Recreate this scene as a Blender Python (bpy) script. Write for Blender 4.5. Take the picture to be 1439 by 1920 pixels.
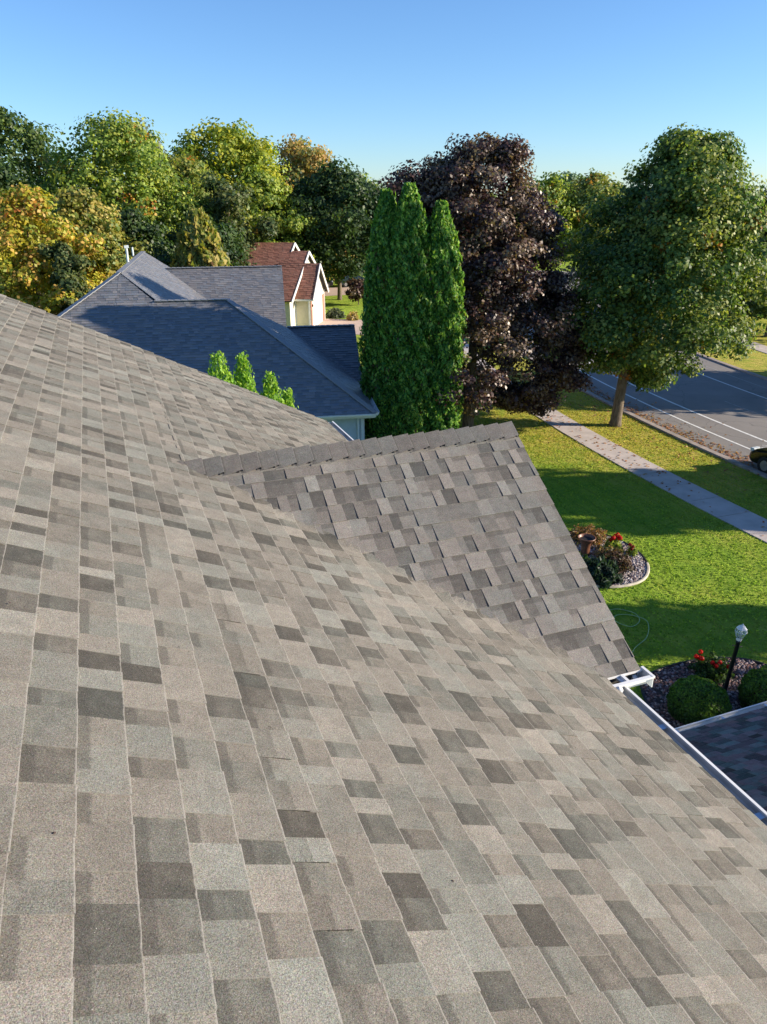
import bpy, math, random
import numpy as np
from mathutils import Vector, Matrix

for o in list(bpy.data.objects):
    bpy.data.objects.remove(o, do_unlink=True)
random.seed(7)
RNG = np.random.default_rng(11)
SC = bpy.context.scene
COL = SC.collection
R = math.radians

# ---------------------------------------------------------------- camera, sky, sun, exposure
CAM_Z = 10.011
YAW, PIT, ROLL, FPX = .3562, .4071, -.0057, 1371.27
cam_data = bpy.data.cameras.new('camera')
cam = bpy.data.objects.new('camera', cam_data)
COL.objects.link(cam)
cam_data.sensor_fit = 'VERTICAL'
cam_data.sensor_height = 24
cam_data.lens = 24 * FPX / 1920
cam_data.clip_start = .05
cam_data.clip_end = 3000
fw = Vector((math.sin(YAW) * math.cos(PIT), math.cos(YAW) * math.cos(PIT), -math.sin(PIT)))
r0 = Vector((math.cos(YAW), -math.sin(YAW), 0))
u0 = r0.cross(fw)
rr = r0 * math.cos(ROLL) + u0 * math.sin(ROLL)
uu = u0 * math.cos(ROLL) - r0 * math.sin(ROLL)
m3 = Matrix((rr, uu, -fw)).transposed()
cam.matrix_world = Matrix.Translation((0, 0, CAM_Z)) @ m3.to_4x4()
SC.camera = cam

SUN_EL = R(20)
SUN_AZ = (.918, -.396)                       # horizontal direction towards the sun
world = bpy.data.worlds.new("World")
SC.world = world
world.use_nodes = True
wn = world.node_tree.nodes
bg = wn['Background']
sky = wn.new('ShaderNodeTexSky')
sky.sky_type = 'NISHITA'
sky.sun_disc = False
sky.sun_elevation = SUN_EL
sky.sun_rotation = math.atan2(SUN_AZ[0], SUN_AZ[1])
sky.altitude = 200
sky.air_density = 1.0
sky.dust_density = .1
sky.ozone_density = 4.5
wb = wn.new('ShaderNodeMix')          # camera white balance towards blue
wb.data_type = 'RGBA'
wb.blend_type = 'MULTIPLY'
wb.inputs[0].default_value = 1
wb.inputs[7].default_value = (.81, .935, 1.09, 1)
world.node_tree.links.new(sky.outputs[0], wb.inputs[6])
world.node_tree.links.new(wb.outputs[2], bg.inputs[0])
bg.inputs[1].default_value = .098
sd = bpy.data.lights.new('sun', 'SUN')
sd.energy = 5.0
sd.angle = R(.5)
sd.color = (1, .87, .70)
sun = bpy.data.objects.new('sun', sd)
COL.objects.link(sun)
sdir = Vector((SUN_AZ[0] * math.cos(SUN_EL), SUN_AZ[1] * math.cos(SUN_EL), math.sin(SUN_EL)))
sun.rotation_euler = sdir.to_track_quat('Z', 'Y').to_euler()
sun.location = sdir * 80
SC.view_settings.view_transform = 'Standard'
SC.view_settings.look = 'None'
SC.view_settings.exposure = .93
SC.view_settings.gamma = 1
SC.view_settings.use_curve_mapping = False

# ---------------------------------------------------------------- materials
def nt(name):
    m = bpy.data.materials.new(name)
    m.use_nodes = True
    t = m.node_tree
    return m, t, t.nodes['Principled BSDF']

def nd(t, kind, **kw):
    n = t.nodes.new(kind)
    for k, v in kw.items():
        setattr(n, k, v)
    return n

def lk(t, a, b):
    t.links.new(a, b)

def math_(t, op, a, b=None, clamp=False):
    n = nd(t, 'ShaderNodeMath', operation=op, use_clamp=clamp)
    for i, v in enumerate((a, b)):
        if v is None:
            continue
        if isinstance(v, (int, float)):
            n.inputs[i].default_value = v
        else:
            lk(t, v, n.inputs[i])
    return n.outputs[0]

def mix_(t, f, a, b, blend='MIX'):
    n = nd(t, 'ShaderNodeMix', data_type='RGBA', blend_type=blend)
    for i, v in ((0, f), (6, a), (7, b)):
        if isinstance(v, (int, float)):
            n.inputs[i].default_value = v
        elif isinstance(v, tuple):
            n.inputs[i].default_value = (*v, 1)
        else:
            lk(t, v, n.inputs[i])
    return n.outputs[2]

def noise_(t, vec, scale, detail=2, rough=.5):
    n = nd(t, 'ShaderNodeTexNoise')
    n.inputs['Scale'].default_value = scale
    n.inputs['Detail'].default_value = detail
    n.inputs['Roughness'].default_value = rough
    if vec is not None:
        lk(t, vec, n.inputs['Vector'])
    return n.outputs['Fac']

def ramp_(t, f, stops):
    n = nd(t, 'ShaderNodeValToRGB')
    e = n.color_ramp.elements
    while len(e) > len(stops):
        e.remove(e[-1])
    while len(e) < len(stops):
        e.new(.5)
    for el, (p, c) in zip(e, stops):
        el.position = p
        el.color = (*c, 1) if len(c) == 3 else c
    lk(t, f, n.inputs[0])
    return n.outputs[0]

def mapr(t, v, a, b, c, d):
    n = nd(t, 'ShaderNodeMapRange')
    lk(t, v, n.inputs[0])
    for i, x in enumerate((a, b, c, d)):
        n.inputs[i + 1].default_value = x
    return n.outputs[0]

def pos(t):
    return nd(t, 'ShaderNodeNewGeometry').outputs['Position']

def bump(t, bs, h, strength, dist):
    b = nd(t, 'ShaderNodeBump')
    b.inputs['Strength'].default_value = strength
    b.inputs['Distance'].default_value = dist
    lk(t, h, b.inputs['Height'])
    lk(t, b.outputs[0], bs.inputs['Normal'])

def plain(name, col, rough=.6, metal=0., var=.12, scale=6., spec=.5):
    m, t, b = nt(name)
    p = pos(t)
    n = noise_(t, p, scale, 4)
    c = mix_(t, mapr(t, n, .3, .7, 0, 1), tuple(x * (1 - var) for x in col), tuple(min(1, x * (1 + var)) for x in col))
    lk(t, c, b.inputs['Base Color'])
    b.inputs['Roughness'].default_value = rough
    b.inputs['Metallic'].default_value = metal
    b.inputs['Specular IOR Level'].default_value = spec
    return m

def shingle_mat(name, stops, patch_a, patch_b, patch=.45, gran=.5, gscale=330, bumpd=.0015, pscale=3.2, band=.5, line=.66, rough=.92, spec=.25):
    m, t, b = nt(name)
    p = pos(t)
    ag = nd(t, 'ShaderNodeAttribute', attribute_type='GEOMETRY', attribute_name='tint')
    ao = nd(t, 'ShaderNodeAttribute', attribute_type='OBJECT', attribute_name='tint')
    add = nd(t, 'ShaderNodeVectorMath', operation='ADD')
    lk(t, ag.outputs['Vector'], add.inputs[0])
    lk(t, ao.outputs['Vector'], add.inputs[1])
    sep = nd(t, 'ShaderNodeSeparateXYZ')
    lk(t, add.outputs[0], sep.inputs[0])
    tone, hue, rec = sep.outputs
    up = nd(t, 'ShaderNodeAttribute', attribute_type='GEOMETRY', attribute_name='up').outputs['Fac']
    n1 = noise_(t, p, pscale, 3)
    n2 = noise_(t, p, 17, 3, .6)
    tn = math_(t, 'ADD', tone, math_(t, 'MULTIPLY', math_(t, 'SUBTRACT', n2, .5), .6))
    tn = math_(t, 'ADD', tn, math_(t, 'MULTIPLY', math_(t, 'SUBTRACT', noise_(t, p, .8, 4, .6), .5), .35))
    col = ramp_(t, tn, stops)
    hn = math_(t, 'ADD', hue, math_(t, 'MULTIPLY', math_(t, 'SUBTRACT', noise_(t, p, 6.5, 2), .5), 2.6), clamp=True)
    hc = mix_(t, hn, patch_a, patch_b)
    col = mix_(t, patch, col, mix_(t, 1.0, col, hc, 'MULTIPLY'))
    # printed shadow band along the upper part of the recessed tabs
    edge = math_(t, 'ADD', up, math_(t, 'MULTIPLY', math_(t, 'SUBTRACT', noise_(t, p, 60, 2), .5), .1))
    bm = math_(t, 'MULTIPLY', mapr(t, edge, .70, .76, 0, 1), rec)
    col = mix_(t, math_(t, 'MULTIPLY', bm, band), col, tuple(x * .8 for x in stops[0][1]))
    # mineral granules
    g = noise_(t, p, gscale, 2, .75)
    g2 = noise_(t, p, gscale * .38, 2, .6)
    gm = math_(t, 'ADD', mapr(t, g, .3, .7, 1 - gran, 1 + gran), math_(t, 'MULTIPLY', math_(t, 'SUBTRACT', g2, .5), gran * 1.1))
    gv = nd(t, 'ShaderNodeCombineXYZ')
    for i in range(3):
        lk(t, gm, gv.inputs[i])
    col = mix_(t, 1.0, col, gv.outputs[0], 'MULTIPLY')
    gc = nd(t, 'ShaderNodeTexNoise')
    gc.inputs['Scale'].default_value = gscale * .6
    lk(t, p, gc.inputs['Vector'])
    cc = nd(t, 'ShaderNodeVectorMath', operation='MULTIPLY_ADD')
    lk(t, gc.outputs['Color'], cc.inputs[0])
    cc.inputs[1].default_value = (1.1, 1.0, 1.2)
    cc.inputs[2].default_value = (.45, .5, .4)
    col = mix_(t, .45, col, mix_(t, 1.0, col, cc.outputs[0], 'MULTIPLY'))
    fleck = mapr(t, noise_(t, p, gscale * .8, 1), .74, .78, 0, .55)
    col = mix_(t, fleck, col, (.62, .6, .56))
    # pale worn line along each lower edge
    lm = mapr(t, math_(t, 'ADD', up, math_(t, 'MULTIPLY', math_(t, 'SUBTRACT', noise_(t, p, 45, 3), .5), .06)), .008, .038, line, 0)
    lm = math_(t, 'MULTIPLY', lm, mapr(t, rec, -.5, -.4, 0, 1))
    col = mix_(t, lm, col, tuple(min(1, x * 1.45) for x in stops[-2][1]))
    lk(t, col, b.inputs['Base Color'])
    b.inputs['Roughness'].default_value = rough
    b.inputs['Specular IOR Level'].default_value = spec
    bump(t, b, math_(t, 'ADD', g, g2), .9, bumpd)
    return m

M = {}
TAUPE = [(a_, tuple(x_ * 1.10 for x_ in c_)) for a_, c_ in [(0, (.064, .061, .054)), (.25, (.100, .095, .084)), (.5, (.146, .138, .122)), (.8, (.192, .182, .162)), (.93, (.222, .21, .187)), (1, (.245, .232, .205))]]
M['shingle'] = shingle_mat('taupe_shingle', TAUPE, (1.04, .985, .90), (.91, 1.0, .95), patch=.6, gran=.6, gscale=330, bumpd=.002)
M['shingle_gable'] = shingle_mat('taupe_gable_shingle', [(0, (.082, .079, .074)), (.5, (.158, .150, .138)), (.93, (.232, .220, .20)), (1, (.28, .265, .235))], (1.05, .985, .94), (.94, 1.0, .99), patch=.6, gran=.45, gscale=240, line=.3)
DARK = [(0, (.035, .037, .040)), (.3, (.06, .063, .07)), (.6, (.105, .107, .115)), (1, (.18, .182, .19))]
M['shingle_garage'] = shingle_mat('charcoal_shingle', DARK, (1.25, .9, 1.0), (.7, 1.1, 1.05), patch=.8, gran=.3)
BLUE = [(0, (.105, .112, .124)), (.4, (.132, .139, .150)), (.7, (.165, .170, .178)), (1, (.215, .218, .222))]
M['shingle_blue'] = shingle_mat('grey_weathered_shingle', BLUE, (1.1, 1, .95), (.85, .97, 1.12), patch=.6, gran=.18, gscale=60, bumpd=.002, pscale=1, rough=.5, spec=.9)
RED = [(0, (.17, .078, .055)), (.4, (.23, .108, .076)), (.8, (.28, .138, .098)), (1, (.34, .17, .125))]
M['shingle_red'] = shingle_mat('red_brown_shingle', RED, (1.1, 1, 1), (.9, 1, 1), patch=.6, gran=.15, gscale=40, bumpd=.003, pscale=1)
M['deck'] = plain('roof_underlay', (.05, .048, .045), .95)
M['white'] = plain('white_painted_metal', (.78, .78, .76), .35, var=.04)
M['alu'] = plain('gutter_inside_metal', (.62, .62, .60), .45, 0., var=.25, scale=5)
M['hanger'] = plain('galvanised_hanger', (.5, .55, .62), .3, .6)
M['siding'] = plain('pale_blue_siding', (.42, .50, .56), .55, var=.05)
M['trimblue'] = plain('pale_trim', (.62, .66, .68), .5, var=.05)
M['cream'] = plain('cream_siding', (.74, .70, .60), .6, var=.04)
M['creamdoor'] = plain('garage_door_cream', (.78, .75, .66), .5, var=.03)
M['beige'] = plain('beige_wall', (.55, .52, .40), .6, var=.04)
M['brick'] = plain('salmon_brick', (.42, .20, .14), .85, var=.3, scale=14)
M['concrete'] = plain('pale_concrete', (.50, .44, .40), .9, var=.14, scale=1.7)
M['drive'] = plain('driveway_concrete', (.5, .38, .31), .9, var=.1, scale=.8)
M['kerb'] = plain('kerb_concrete', (.33, .28, .25), .9, var=.25, scale=3)
M['paint'] = plain('road_paint', (.72, .72, .7), .7, var=.18, scale=9)
M['paintold'] = plain('worn_road_paint', (.30, .30, .28), .8, var=.3, scale=9)
M['black'] = plain('black_metal', (.012, .012, .014), .35)
M['blackpaint'] = plain('black_car_paint', (.008, .008, .010), .12, .2, spec=.7)
M['navypaint'] = plain('dark_teal_car_paint', (.02, .04, .05), .15, .3, spec=.7)
M['silverpaint'] = plain('silver_car_paint', (.4, .4, .4), .3, .6)
M['glassdark'] = plain('dark_window_glass', (.015, .02, .025), .05, spec=.8)
M['rubber'] = plain('tyre_rubber', (.02, .02, .02), .9)
M['lens_red'] = plain('tail_lamp_red', (.35, .01, .01), .15)
M['pot'] = plain('brown_glazed_pot', (.16, .07, .04), .4, var=.25)
M['stone_edge'] = plain('pale_edging_stone', (.5, .45, .36), .85, var=.2)
M['hose'] = plain('green_hose', (.34, .46, .18), .5)
M['edging'] = plain('black_edging', (.015, .015, .015), .6)
M['pvc'] = plain('white_pipe', (.6, .66, .66), .4)

def bark_mat():
    m, t, b = nt('bark')
    p = pos(t)
    mp = nd(t, 'ShaderNodeMapping')
    mp.inputs['Scale'].default_value = (9, 9, 1.6)
    lk(t, p, mp.inputs[0])
    n = noise_(t, mp.outputs[0], 2.2, 5, .65)
    lk(t, ramp_(t, n, [(.3, (.06, .045, .035)), (.6, (.19, .15, .11)), (.8, (.27, .22, .17))]), b.inputs['Base Color'])
    b.inputs['Roughness'].default_value = .95
    bump(t, b, n, .9, .03)
    return m
M['bark'] = bark_mat()

def leaf_mat(name='foliage', rough=.5, spec=.35, trans=.33):
    m, t, b = nt(name)
    out = t.nodes['Material Output']
    a = nd(t, 'ShaderNodeAttribute', attribute_type='GEOMETRY', attribute_name='col')
    b.inputs['Roughness'].default_value = rough
    b.inputs['Specular IOR Level'].default_value = spec
    lk(t, a.outputs['Color'], b.inputs['Base Color'])
    tr = nd(t, 'ShaderNodeBsdfTranslucent')
    lk(t, mix_(t, 1.0, a.outputs['Color'], (1.25, 1.3, .55), 'MULTIPLY'), tr.inputs[0])
    mx = nd(t, 'ShaderNodeMixShader')
    mx.inputs[0].default_value = trans + .06
    lk(t, b.outputs[0], mx.inputs[1])
    lk(t, tr.outputs[0], mx.inputs[2])
    lk(t, mx.outputs[0], out.inputs[0])
    return m
M['leaf'] = leaf_mat()
M['gloss_leaf'] = leaf_mat('glossy_foliage', .42, .6, .3)
M['grass'] = leaf_mat('grass_blades', .9, .05, .25)

def lawn_mat():
    m, t, b = nt('mown_lawn')
    p = pos(t)
    big = noise_(t, p, .16, 3, .6)
    mid = noise_(t, p, 1.3, 4, .6)
    mp = nd(t, 'ShaderNodeMapping')
    mp.inputs['Rotation'].default_value = (0, 0, R(24))
    mp.inputs['Scale'].default_value = (26, 5, 1)
    lk(t, p, mp.inputs[0])
    fine = noise_(t, mp.outputs[0], 1.6, 5, .75)
    f = math_(t, 'ADD', math_(t, 'MULTIPLY', mid, .55), math_(t, 'MULTIPLY', fine, .5))
    green = ramp_(t, f, [(.32, (.12, .23, .03)), (.5, (.23, .37, .04)), (.68, (.36, .47, .06))])
    dry = ramp_(t, f, [(.3, (.32, .34, .05)), (.55, (.50, .46, .09)), (.7, (.62, .48, .15))])
    # drier grass on the verge by the street and where the lawn meets the pavement
    sx = nd(t, 'ShaderNodeSeparateXYZ')
    lk(t, p, sx.inputs[0])
    d1 = mapr(t, sx.outputs[0], 16.2, 19.5, 0, .7)
    d2 = mapr(t, sx.outputs[1], 21.5, 25, 0, .55)
    dn = mapr(t, big, .4, .65, 0, .35)
    dd = math_(t, 'MULTIPLY', math_(t, 'ADD', math_(t, 'ADD', math_(t, 'MULTIPLY', d1, mapr(t, sx.outputs[1], 14, 22, .1, 1)), d2), dn), mapr(t, mid, .35, .6, .35, 1.1), clamp=True)
    far = mapr(t, sx.outputs[1], 40, 60, 1, .15)
    c = mix_(t, math_(t, 'MULTIPLY', dd, far), green, dry)
    # mowing lines run with the street
    wv = nd(t, 'ShaderNodeMath', operation='SINE')
    lk(t, math_(t, 'ADD', math_(t, 'MULTIPLY', sx.outputs[0], 11.0), math_(t, 'MULTIPLY', big, 9)), wv.inputs[0])
    ml = math_(t, 'MULTIPLY', mapr(t, wv.outputs[0], .55, 1, 0, .45), mapr(t, mid, .35, .6, .2, 1))
    c = mix_(t, ml, c, mix_(t, 1.0, c, (.55, .50, .5), 'MULTIPLY'))
    lk(t, c, b.inputs['Base Color'])
    b.inputs['Roughness'].default_value = .95
    b.inputs['Specular IOR Level'].default_value = .1
    bump(t, b, math_(t, 'ADD', fine, noise_(t, p, 40, 3)), 1, .05)
    return m
M['lawn'] = lawn_mat()

def asphalt_mat():
    m, t, b = nt('asphalt')
    p = pos(t)
    n = noise_(t, p, .5, 5, .6)
    g = noise_(t, p, 60, 3, .7)
    c = ramp_(t, n, [(.3, (.20, .186, .175)), (.7, (.265, .245, .228))])
    v = nd(t, 'ShaderNodeTexVoronoi', feature='DISTANCE_TO_EDGE')
    v.inputs['Scale'].default_value = .23
    w = nd(t, 'ShaderNodeVectorMath', operation='ADD')
    nn = nd(t, 'ShaderNodeTexNoise')
    nn.inputs['Scale'].default_value = .8
    lk(t, p, nn.inputs['Vector'])
    lk(t, p, w.inputs[0])
    lk(t, nn.outputs['Color'], w.inputs[1])
    lk(t, w.outputs[0], v.inputs['Vector'])
    c = mix_(t, mapr(t, v.outputs['Distance'], 0, .006, .5, 0), c, (.03, .028, .028))
    c = mix_(t, math_(t, 'MULTIPLY', g, .35), c, (.19, .17, .155))
    lk(t, c, b.inputs['Base Color'])
    b.inputs['Roughness'].default_value = .85
    bump(t, b, g, .5, .01)
    return m
M['asphalt'] = asphalt_mat()

def rock_mat(name, stops, scale):
    m, t, b = nt(name)
    p = pos(t)
    a = nd(t, 'ShaderNodeAttribute', attribute_type='GEOMETRY', attribute_name='col')
    lk(t, a.outputs['Color'], b.inputs['Base Color'])
    b.inputs['Roughness'].default_value = .8
    return m
M['rocks'] = rock_mat('river_rock', None, 1)
M['soil'] = plain('dark_mulch', (.06, .04, .035), .95, var=.5, scale=20)

# ---------------------------------------------------------------- mesh helpers
def tag(o, label=None, cat=None, group=None, kind=None):
    if label: o['label'] = label
    if cat: o['category'] = cat
    if group: o['group'] = group
    if kind: o['kind'] = kind
    return o

def empty(name, loc=(0, 0, 0), rz=0., label=None, cat=None, group=None):
    o = bpy.data.objects.new(name, None)
    COL.objects.link(o)
    o.location = loc
    o.rotation_euler = (0, 0, rz)
    o.empty_display_size = .3
    return tag(o, label, cat, group)

def link(name, me, parent=None, loc=(0, 0, 0)):
    o = bpy.data.objects.new(name, me)
    COL.objects.link(o)
    o.parent = parent
    o.location = loc
    return o

class MB:
    """collects polygons, with optional per-face tint / colour and per-vertex up value"""
    def __init__(s):
        s.v, s.f, s.t, s.u, s.sm = [], [], [], [], []
    def poly(s, pts, tint=(0, 0, 0), up=None):
        n = len(s.v)
        s.v.extend([tuple(p) for p in pts])
        s.u.extend(up if up else [0] * len(pts))
        s.f.append(tuple(range(n, n + len(pts))))
        s.t.append(tint)
    def mesh(s, vs, fs, tint=(0, 0, 0)):
        n = len(s.v)
        s.v.extend([tuple(p) for p in vs])
        s.u.extend([0] * len(vs))
        for f in fs:
            s.f.append(tuple(i + n for i in f))
            s.t.append(tint)
    def box(s, a, b, M4=None, tint=(0, 0, 0)):
        x0, y0, z0 = a; x1, y1, z1 = b
        vs = [(x0, y0, z0), (x1, y0, z0), (x1, y1, z0), (x0, y1, z0), (x0, y0, z1), (x1, y0, z1), (x1, y1, z1), (x0, y1, z1)]
        if M4: vs = [M4 @ Vector(v) for v in vs]
        s.mesh(vs, [(0, 3, 2, 1), (4, 5, 6, 7), (0, 1, 5, 4), (1, 2, 6, 5), (2, 3, 7, 6), (3, 0, 4, 7)], tint)
    def beam(s, p, q, w, h, up=Vector((0, 0, 1))):
        p, q = Vector(p), Vector(q)
        d = (q - p).normalized()
        sx = d.cross(up).normalized() * w / 2
        sz = sx.cross(d).normalized() * h / 2
        vs = [p - sx - sz, p + sx - sz, p + sx + sz, p - sx + sz, q - sx - sz, q + sx - sz, q + sx + sz, q - sx + sz]
        s.mesh(vs, [(3, 2, 1, 0), (4, 5, 6, 7), (0, 1, 5, 4), (1, 2, 6, 5), (2, 3, 7, 6), (3, 0, 4, 7)])
    def tube(s, pts, rad, n=8, cap=True):
        pts = [Vector(p) for p in pts]
        rings = []
        ref = Vector((0, 0, 1))
        for i, p in enumerate(pts):
            d = (pts[min(i + 1, len(pts) - 1)] - pts[max(i - 1, 0)]).normalized()
            if abs(d.dot(ref)) > .95: a = d.cross(Vector((1, 0, 0))).normalized()
            else: a = d.cross(ref).normalized()
            b = d.cross(a)
            r = rad[i] if hasattr(rad, '__len__') else rad
            rings.append([p + (a * math.cos(2 * math.pi * k / n) + b * math.sin(2 * math.pi * k / n)) * r for k in range(n)])
        vs = [v for ring in rings for v in ring]
        fs = []
        for i in range(len(pts) - 1):
            for k in range(n):
                k2 = (k + 1) % n
                fs.append((i * n + k, (i + 1) * n + k, (i + 1) * n + k2, i * n + k2))
        if cap:
            fs.append(tuple(range(n)))
            fs.append(tuple(reversed(range((len(pts) - 1) * n, len(pts) * n))))
        s.mesh(vs, fs)
    def lathe(s, prof, n=16, c=(0, 0, 0)):
        vs = [(c[0] + r * math.cos(2 * math.pi * k / n), c[1] + r * math.sin(2 * math.pi * k / n), c[2] + z) for r, z in prof for k in range(n)]
        fs = [(i * n + k, i * n + (k + 1) % n, (i + 1) * n + (k + 1) % n, (i + 1) * n + k) for i in range(len(prof) - 1) for k in range(n)]
        s.mesh(vs, fs)
    def build(s, name, mat, parent=None, smooth=False, attrs=False, loc=(0, 0, 0)):
        me = bpy.data.meshes.new(name)
        me.from_pydata(s.v, [], s.f)
        if attrs:
            a = me.attributes.new('tint', 'FLOAT_VECTOR', 'FACE')
            a.data.foreach_set('vector', np.array(s.t, np.float32).ravel())
            a = me.attributes.new('up', 'FLOAT', 'POINT')
            a.data.foreach_set('value', np.array(s.u, np.float32))
        me.materials.append(mat)
        if smooth:
            me.polygons.foreach_set('use_smooth', [True] * len(me.polygons))
        me.update()
        return link(name, me, parent, loc)

def bevel(o, w=.01, seg=2):
    md = o.modifiers.new('bevel', 'BEVEL')
    md.width = w
    md.segments = seg
    md.limit_method = 'ANGLE'
    return o

# ---------------------------------------------------------------- shingled roof planes
EXP = .143
def clip(poly, region):
    """clip a polygon (list of (u, s)) by a convex anticlockwise region"""
    out = poly
    n = len(region)
    for i in range(n):
        ax, ay = region[i]
        bx, by = region[(i + 1) % n]
        ex, ey = bx - ax, by - ay
        inp, out = out, []
        if not inp: return []
        pd = [(ex * (q[1] - ay) - ey * (q[0] - ax)) for q in inp]
        for j in range(len(inp)):
            p, q, dp, dq = inp[j], inp[(j + 1) % len(inp)], pd[j], pd[(j + 1) % len(inp)]
            if dp >= 0: out.append(p)
            if (dp > 0 > dq) or (dp < 0 < dq):
                k = dp / (dp - dq)
                out.append((p[0] + (q[0] - p[0]) * k, p[1] + (q[1] - p[1]) * k))
    return out

WIDTHS = [.07, .09, .11, .13, .15, .18, .21]
def course_cells(u0, u1, seed, jitter=True, scale=1.):
    rnd = random.Random(seed)
    u = u0 - rnd.random() * .3
    raised = rnd.random() < .5
    out = []
    while u < u1:
        w = rnd.choice(WIDTHS if raised else WIDTHS[1:5]) * scale
        r = rnd.random()
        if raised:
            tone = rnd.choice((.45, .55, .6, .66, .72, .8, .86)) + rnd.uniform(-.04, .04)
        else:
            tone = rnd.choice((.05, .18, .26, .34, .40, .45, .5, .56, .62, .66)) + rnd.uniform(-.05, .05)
        out.append((u, w, raised, tone, rnd.uniform(-.35, 1.0)))
        u += w
        raised = (not raised) if rnd.random() < .78 else raised
    return out

def cell_faces(mb, P, O, U, S, N, ru, rs, s0, e, hb, tint, lift=None, sides=True):
    """a wedge shaped tab over the plane polygon P (list of (u,s)); s0 = butt position, e = exposure"""
    top, ups, base = [], [], []
    for (u, s) in P:
        k = min(max((s - s0) / e, 0), 1)
        h = hb * (1 - .82 * k)
        w = O + U * u + S * s
        if lift: w = lift(w)
        top.append(w + N * h)
        base.append(w - N * .004)
        ups.append(k)
    mb.poly(top, tint, ups)
    if sides:
        n = len(P)
        for i in range(n):
            j = (i + 1) % n
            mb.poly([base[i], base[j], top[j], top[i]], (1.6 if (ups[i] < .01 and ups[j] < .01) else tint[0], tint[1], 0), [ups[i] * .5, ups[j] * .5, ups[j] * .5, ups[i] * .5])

def shingle_plane(mb, O, U, S, region, seed, e=EXP, start=0., hb=(.012, .0065), scale=1., lift=None, near=None, keep=None, sides=True):
    """cells between butt lines s = start + k*e over a convex region given in (u, s)"""
    O, U, S = Vector(O), Vector(U).normalized(), Vector(S).normalized()
    N = U.cross(S)
    if N.z < 0: N = -N
    area = sum(region[i][0] * region[(i + 1) % len(region)][1] - region[(i + 1) % len(region)][0] * region[i][1] for i in range(len(region)))
    if area < 0: region = region[::-1]
    us = [p[0] for p in region]; ss = [p[1] for p in region]
    k0 = math.floor((min(ss) - start) / e)
    k = k0
    while start + k * e < max(ss):
        s0 = start + k * e
        rnd = random.Random(seed * 1000 + k)
        for (u, w, raised, tone, hue) in course_cells(min(us), max(us), seed * 7919 + k * 31, scale=scale):
            if hb[0] < .02:
                j1, j2 = rnd.uniform(-.0015, .0015), rnd.uniform(-.0015, .0015)
            else: j1 = j2 = 0
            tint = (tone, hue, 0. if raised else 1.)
            h = hb[0] if raised else hb[1]
            if keep is not None:
                full = clip([(u, s0), (u + w, s0), (u + w, s0 + e), (u, s0 + e)], region)
                c = O + U * (u + w / 2) + S * (s0 + e / 2)
                if len(full) == 4 and abs(full[0][0] - u) < 1e-6 and keep(c, u, w, s0, raised, tint):
                    continue
            nearv = near(O + U * (u + w / 2) + S * (s0 + e / 2)) if near else False
            nu, ns = (4, 3) if nearv else (1, 1)
            for a in range(nu):
                for b in range(ns):
                    q = [(u + w * a / nu, s0 + e * b / ns + (j1 if b == 0 else 0)), (u + w * (a + 1) / nu, s0 + e * b / ns + (j2 if b == 0 else 0)),
                         (u + w * (a + 1) / nu, s0 + e * (b + 1) / ns), (u + w * a / nu, s0 + e * (b + 1) / ns)]
                    c = clip(q, region)
                    if len(c) >= 3:
                        cell_faces(mb, c, O, U, S, N, 0, 0, s0, e, h, tint, lift, sides and (ns == 1 or b == 0 or nu == 1 or a in (0, nu - 1)))
        k += 1

def plane_from(pts):
    """frame for a roof polygon: origin at first point, U horizontal, S up the slope; returns O,U,S,region"""
    p = [Vector(q) for q in pts]
    n = Vector((0, 0, 0))
    for i in range(len(p)):
        n += (p[i] - p[0]).cross(p[(i + 1) % len(p)] - p[0])
    n.normalize()
    if n.z < 0: n = -n
    S = Vector((0, 0, 1)) - n * n.z
    S.normalize()
    U = S.cross(n).normalized()
    O = min(p, key=lambda q: q.z)
    return O, U, S, [((q - O).dot(U), (q - O).dot(S)) for q in p], n

def roof_polys(parent, polys, mat, seed, name='roof', e=EXP, scale=1., hb=(.012, .006), skirt=.12, sides=False):
    """deck slabs plus one joined field of shingle tabs"""
    dk = MB()
    sh = MB()
    for i, pts in enumerate(polys):
        O, U, S, reg, n = plane_from(pts)
        p = [Vector(q) - n * .004 for q in pts]
        area = (p[1] - p[0]).cross(p[2] - p[0])
        if area.z < 0: p = p[::-1]
        dk.poly(p)
        q = [v - Vector((0, 0, skirt)) for v in p]
        dk.poly(q[::-1])
        for a in range(len(p)):
            b = (a + 1) % len(p)
            dk.poly([p[a], q[a], q[b], p[b]])
        shingle_plane(sh, O, U, S, reg, seed + i, e=e, hb=hb, scale=scale, sides=sides or True)
    r = dk.build(name, M['deck'], parent)
    f = sh.build('shingle_courses', mat, r, attrs=True)
    f['kind'] = 'stuff'
    return r

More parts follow.
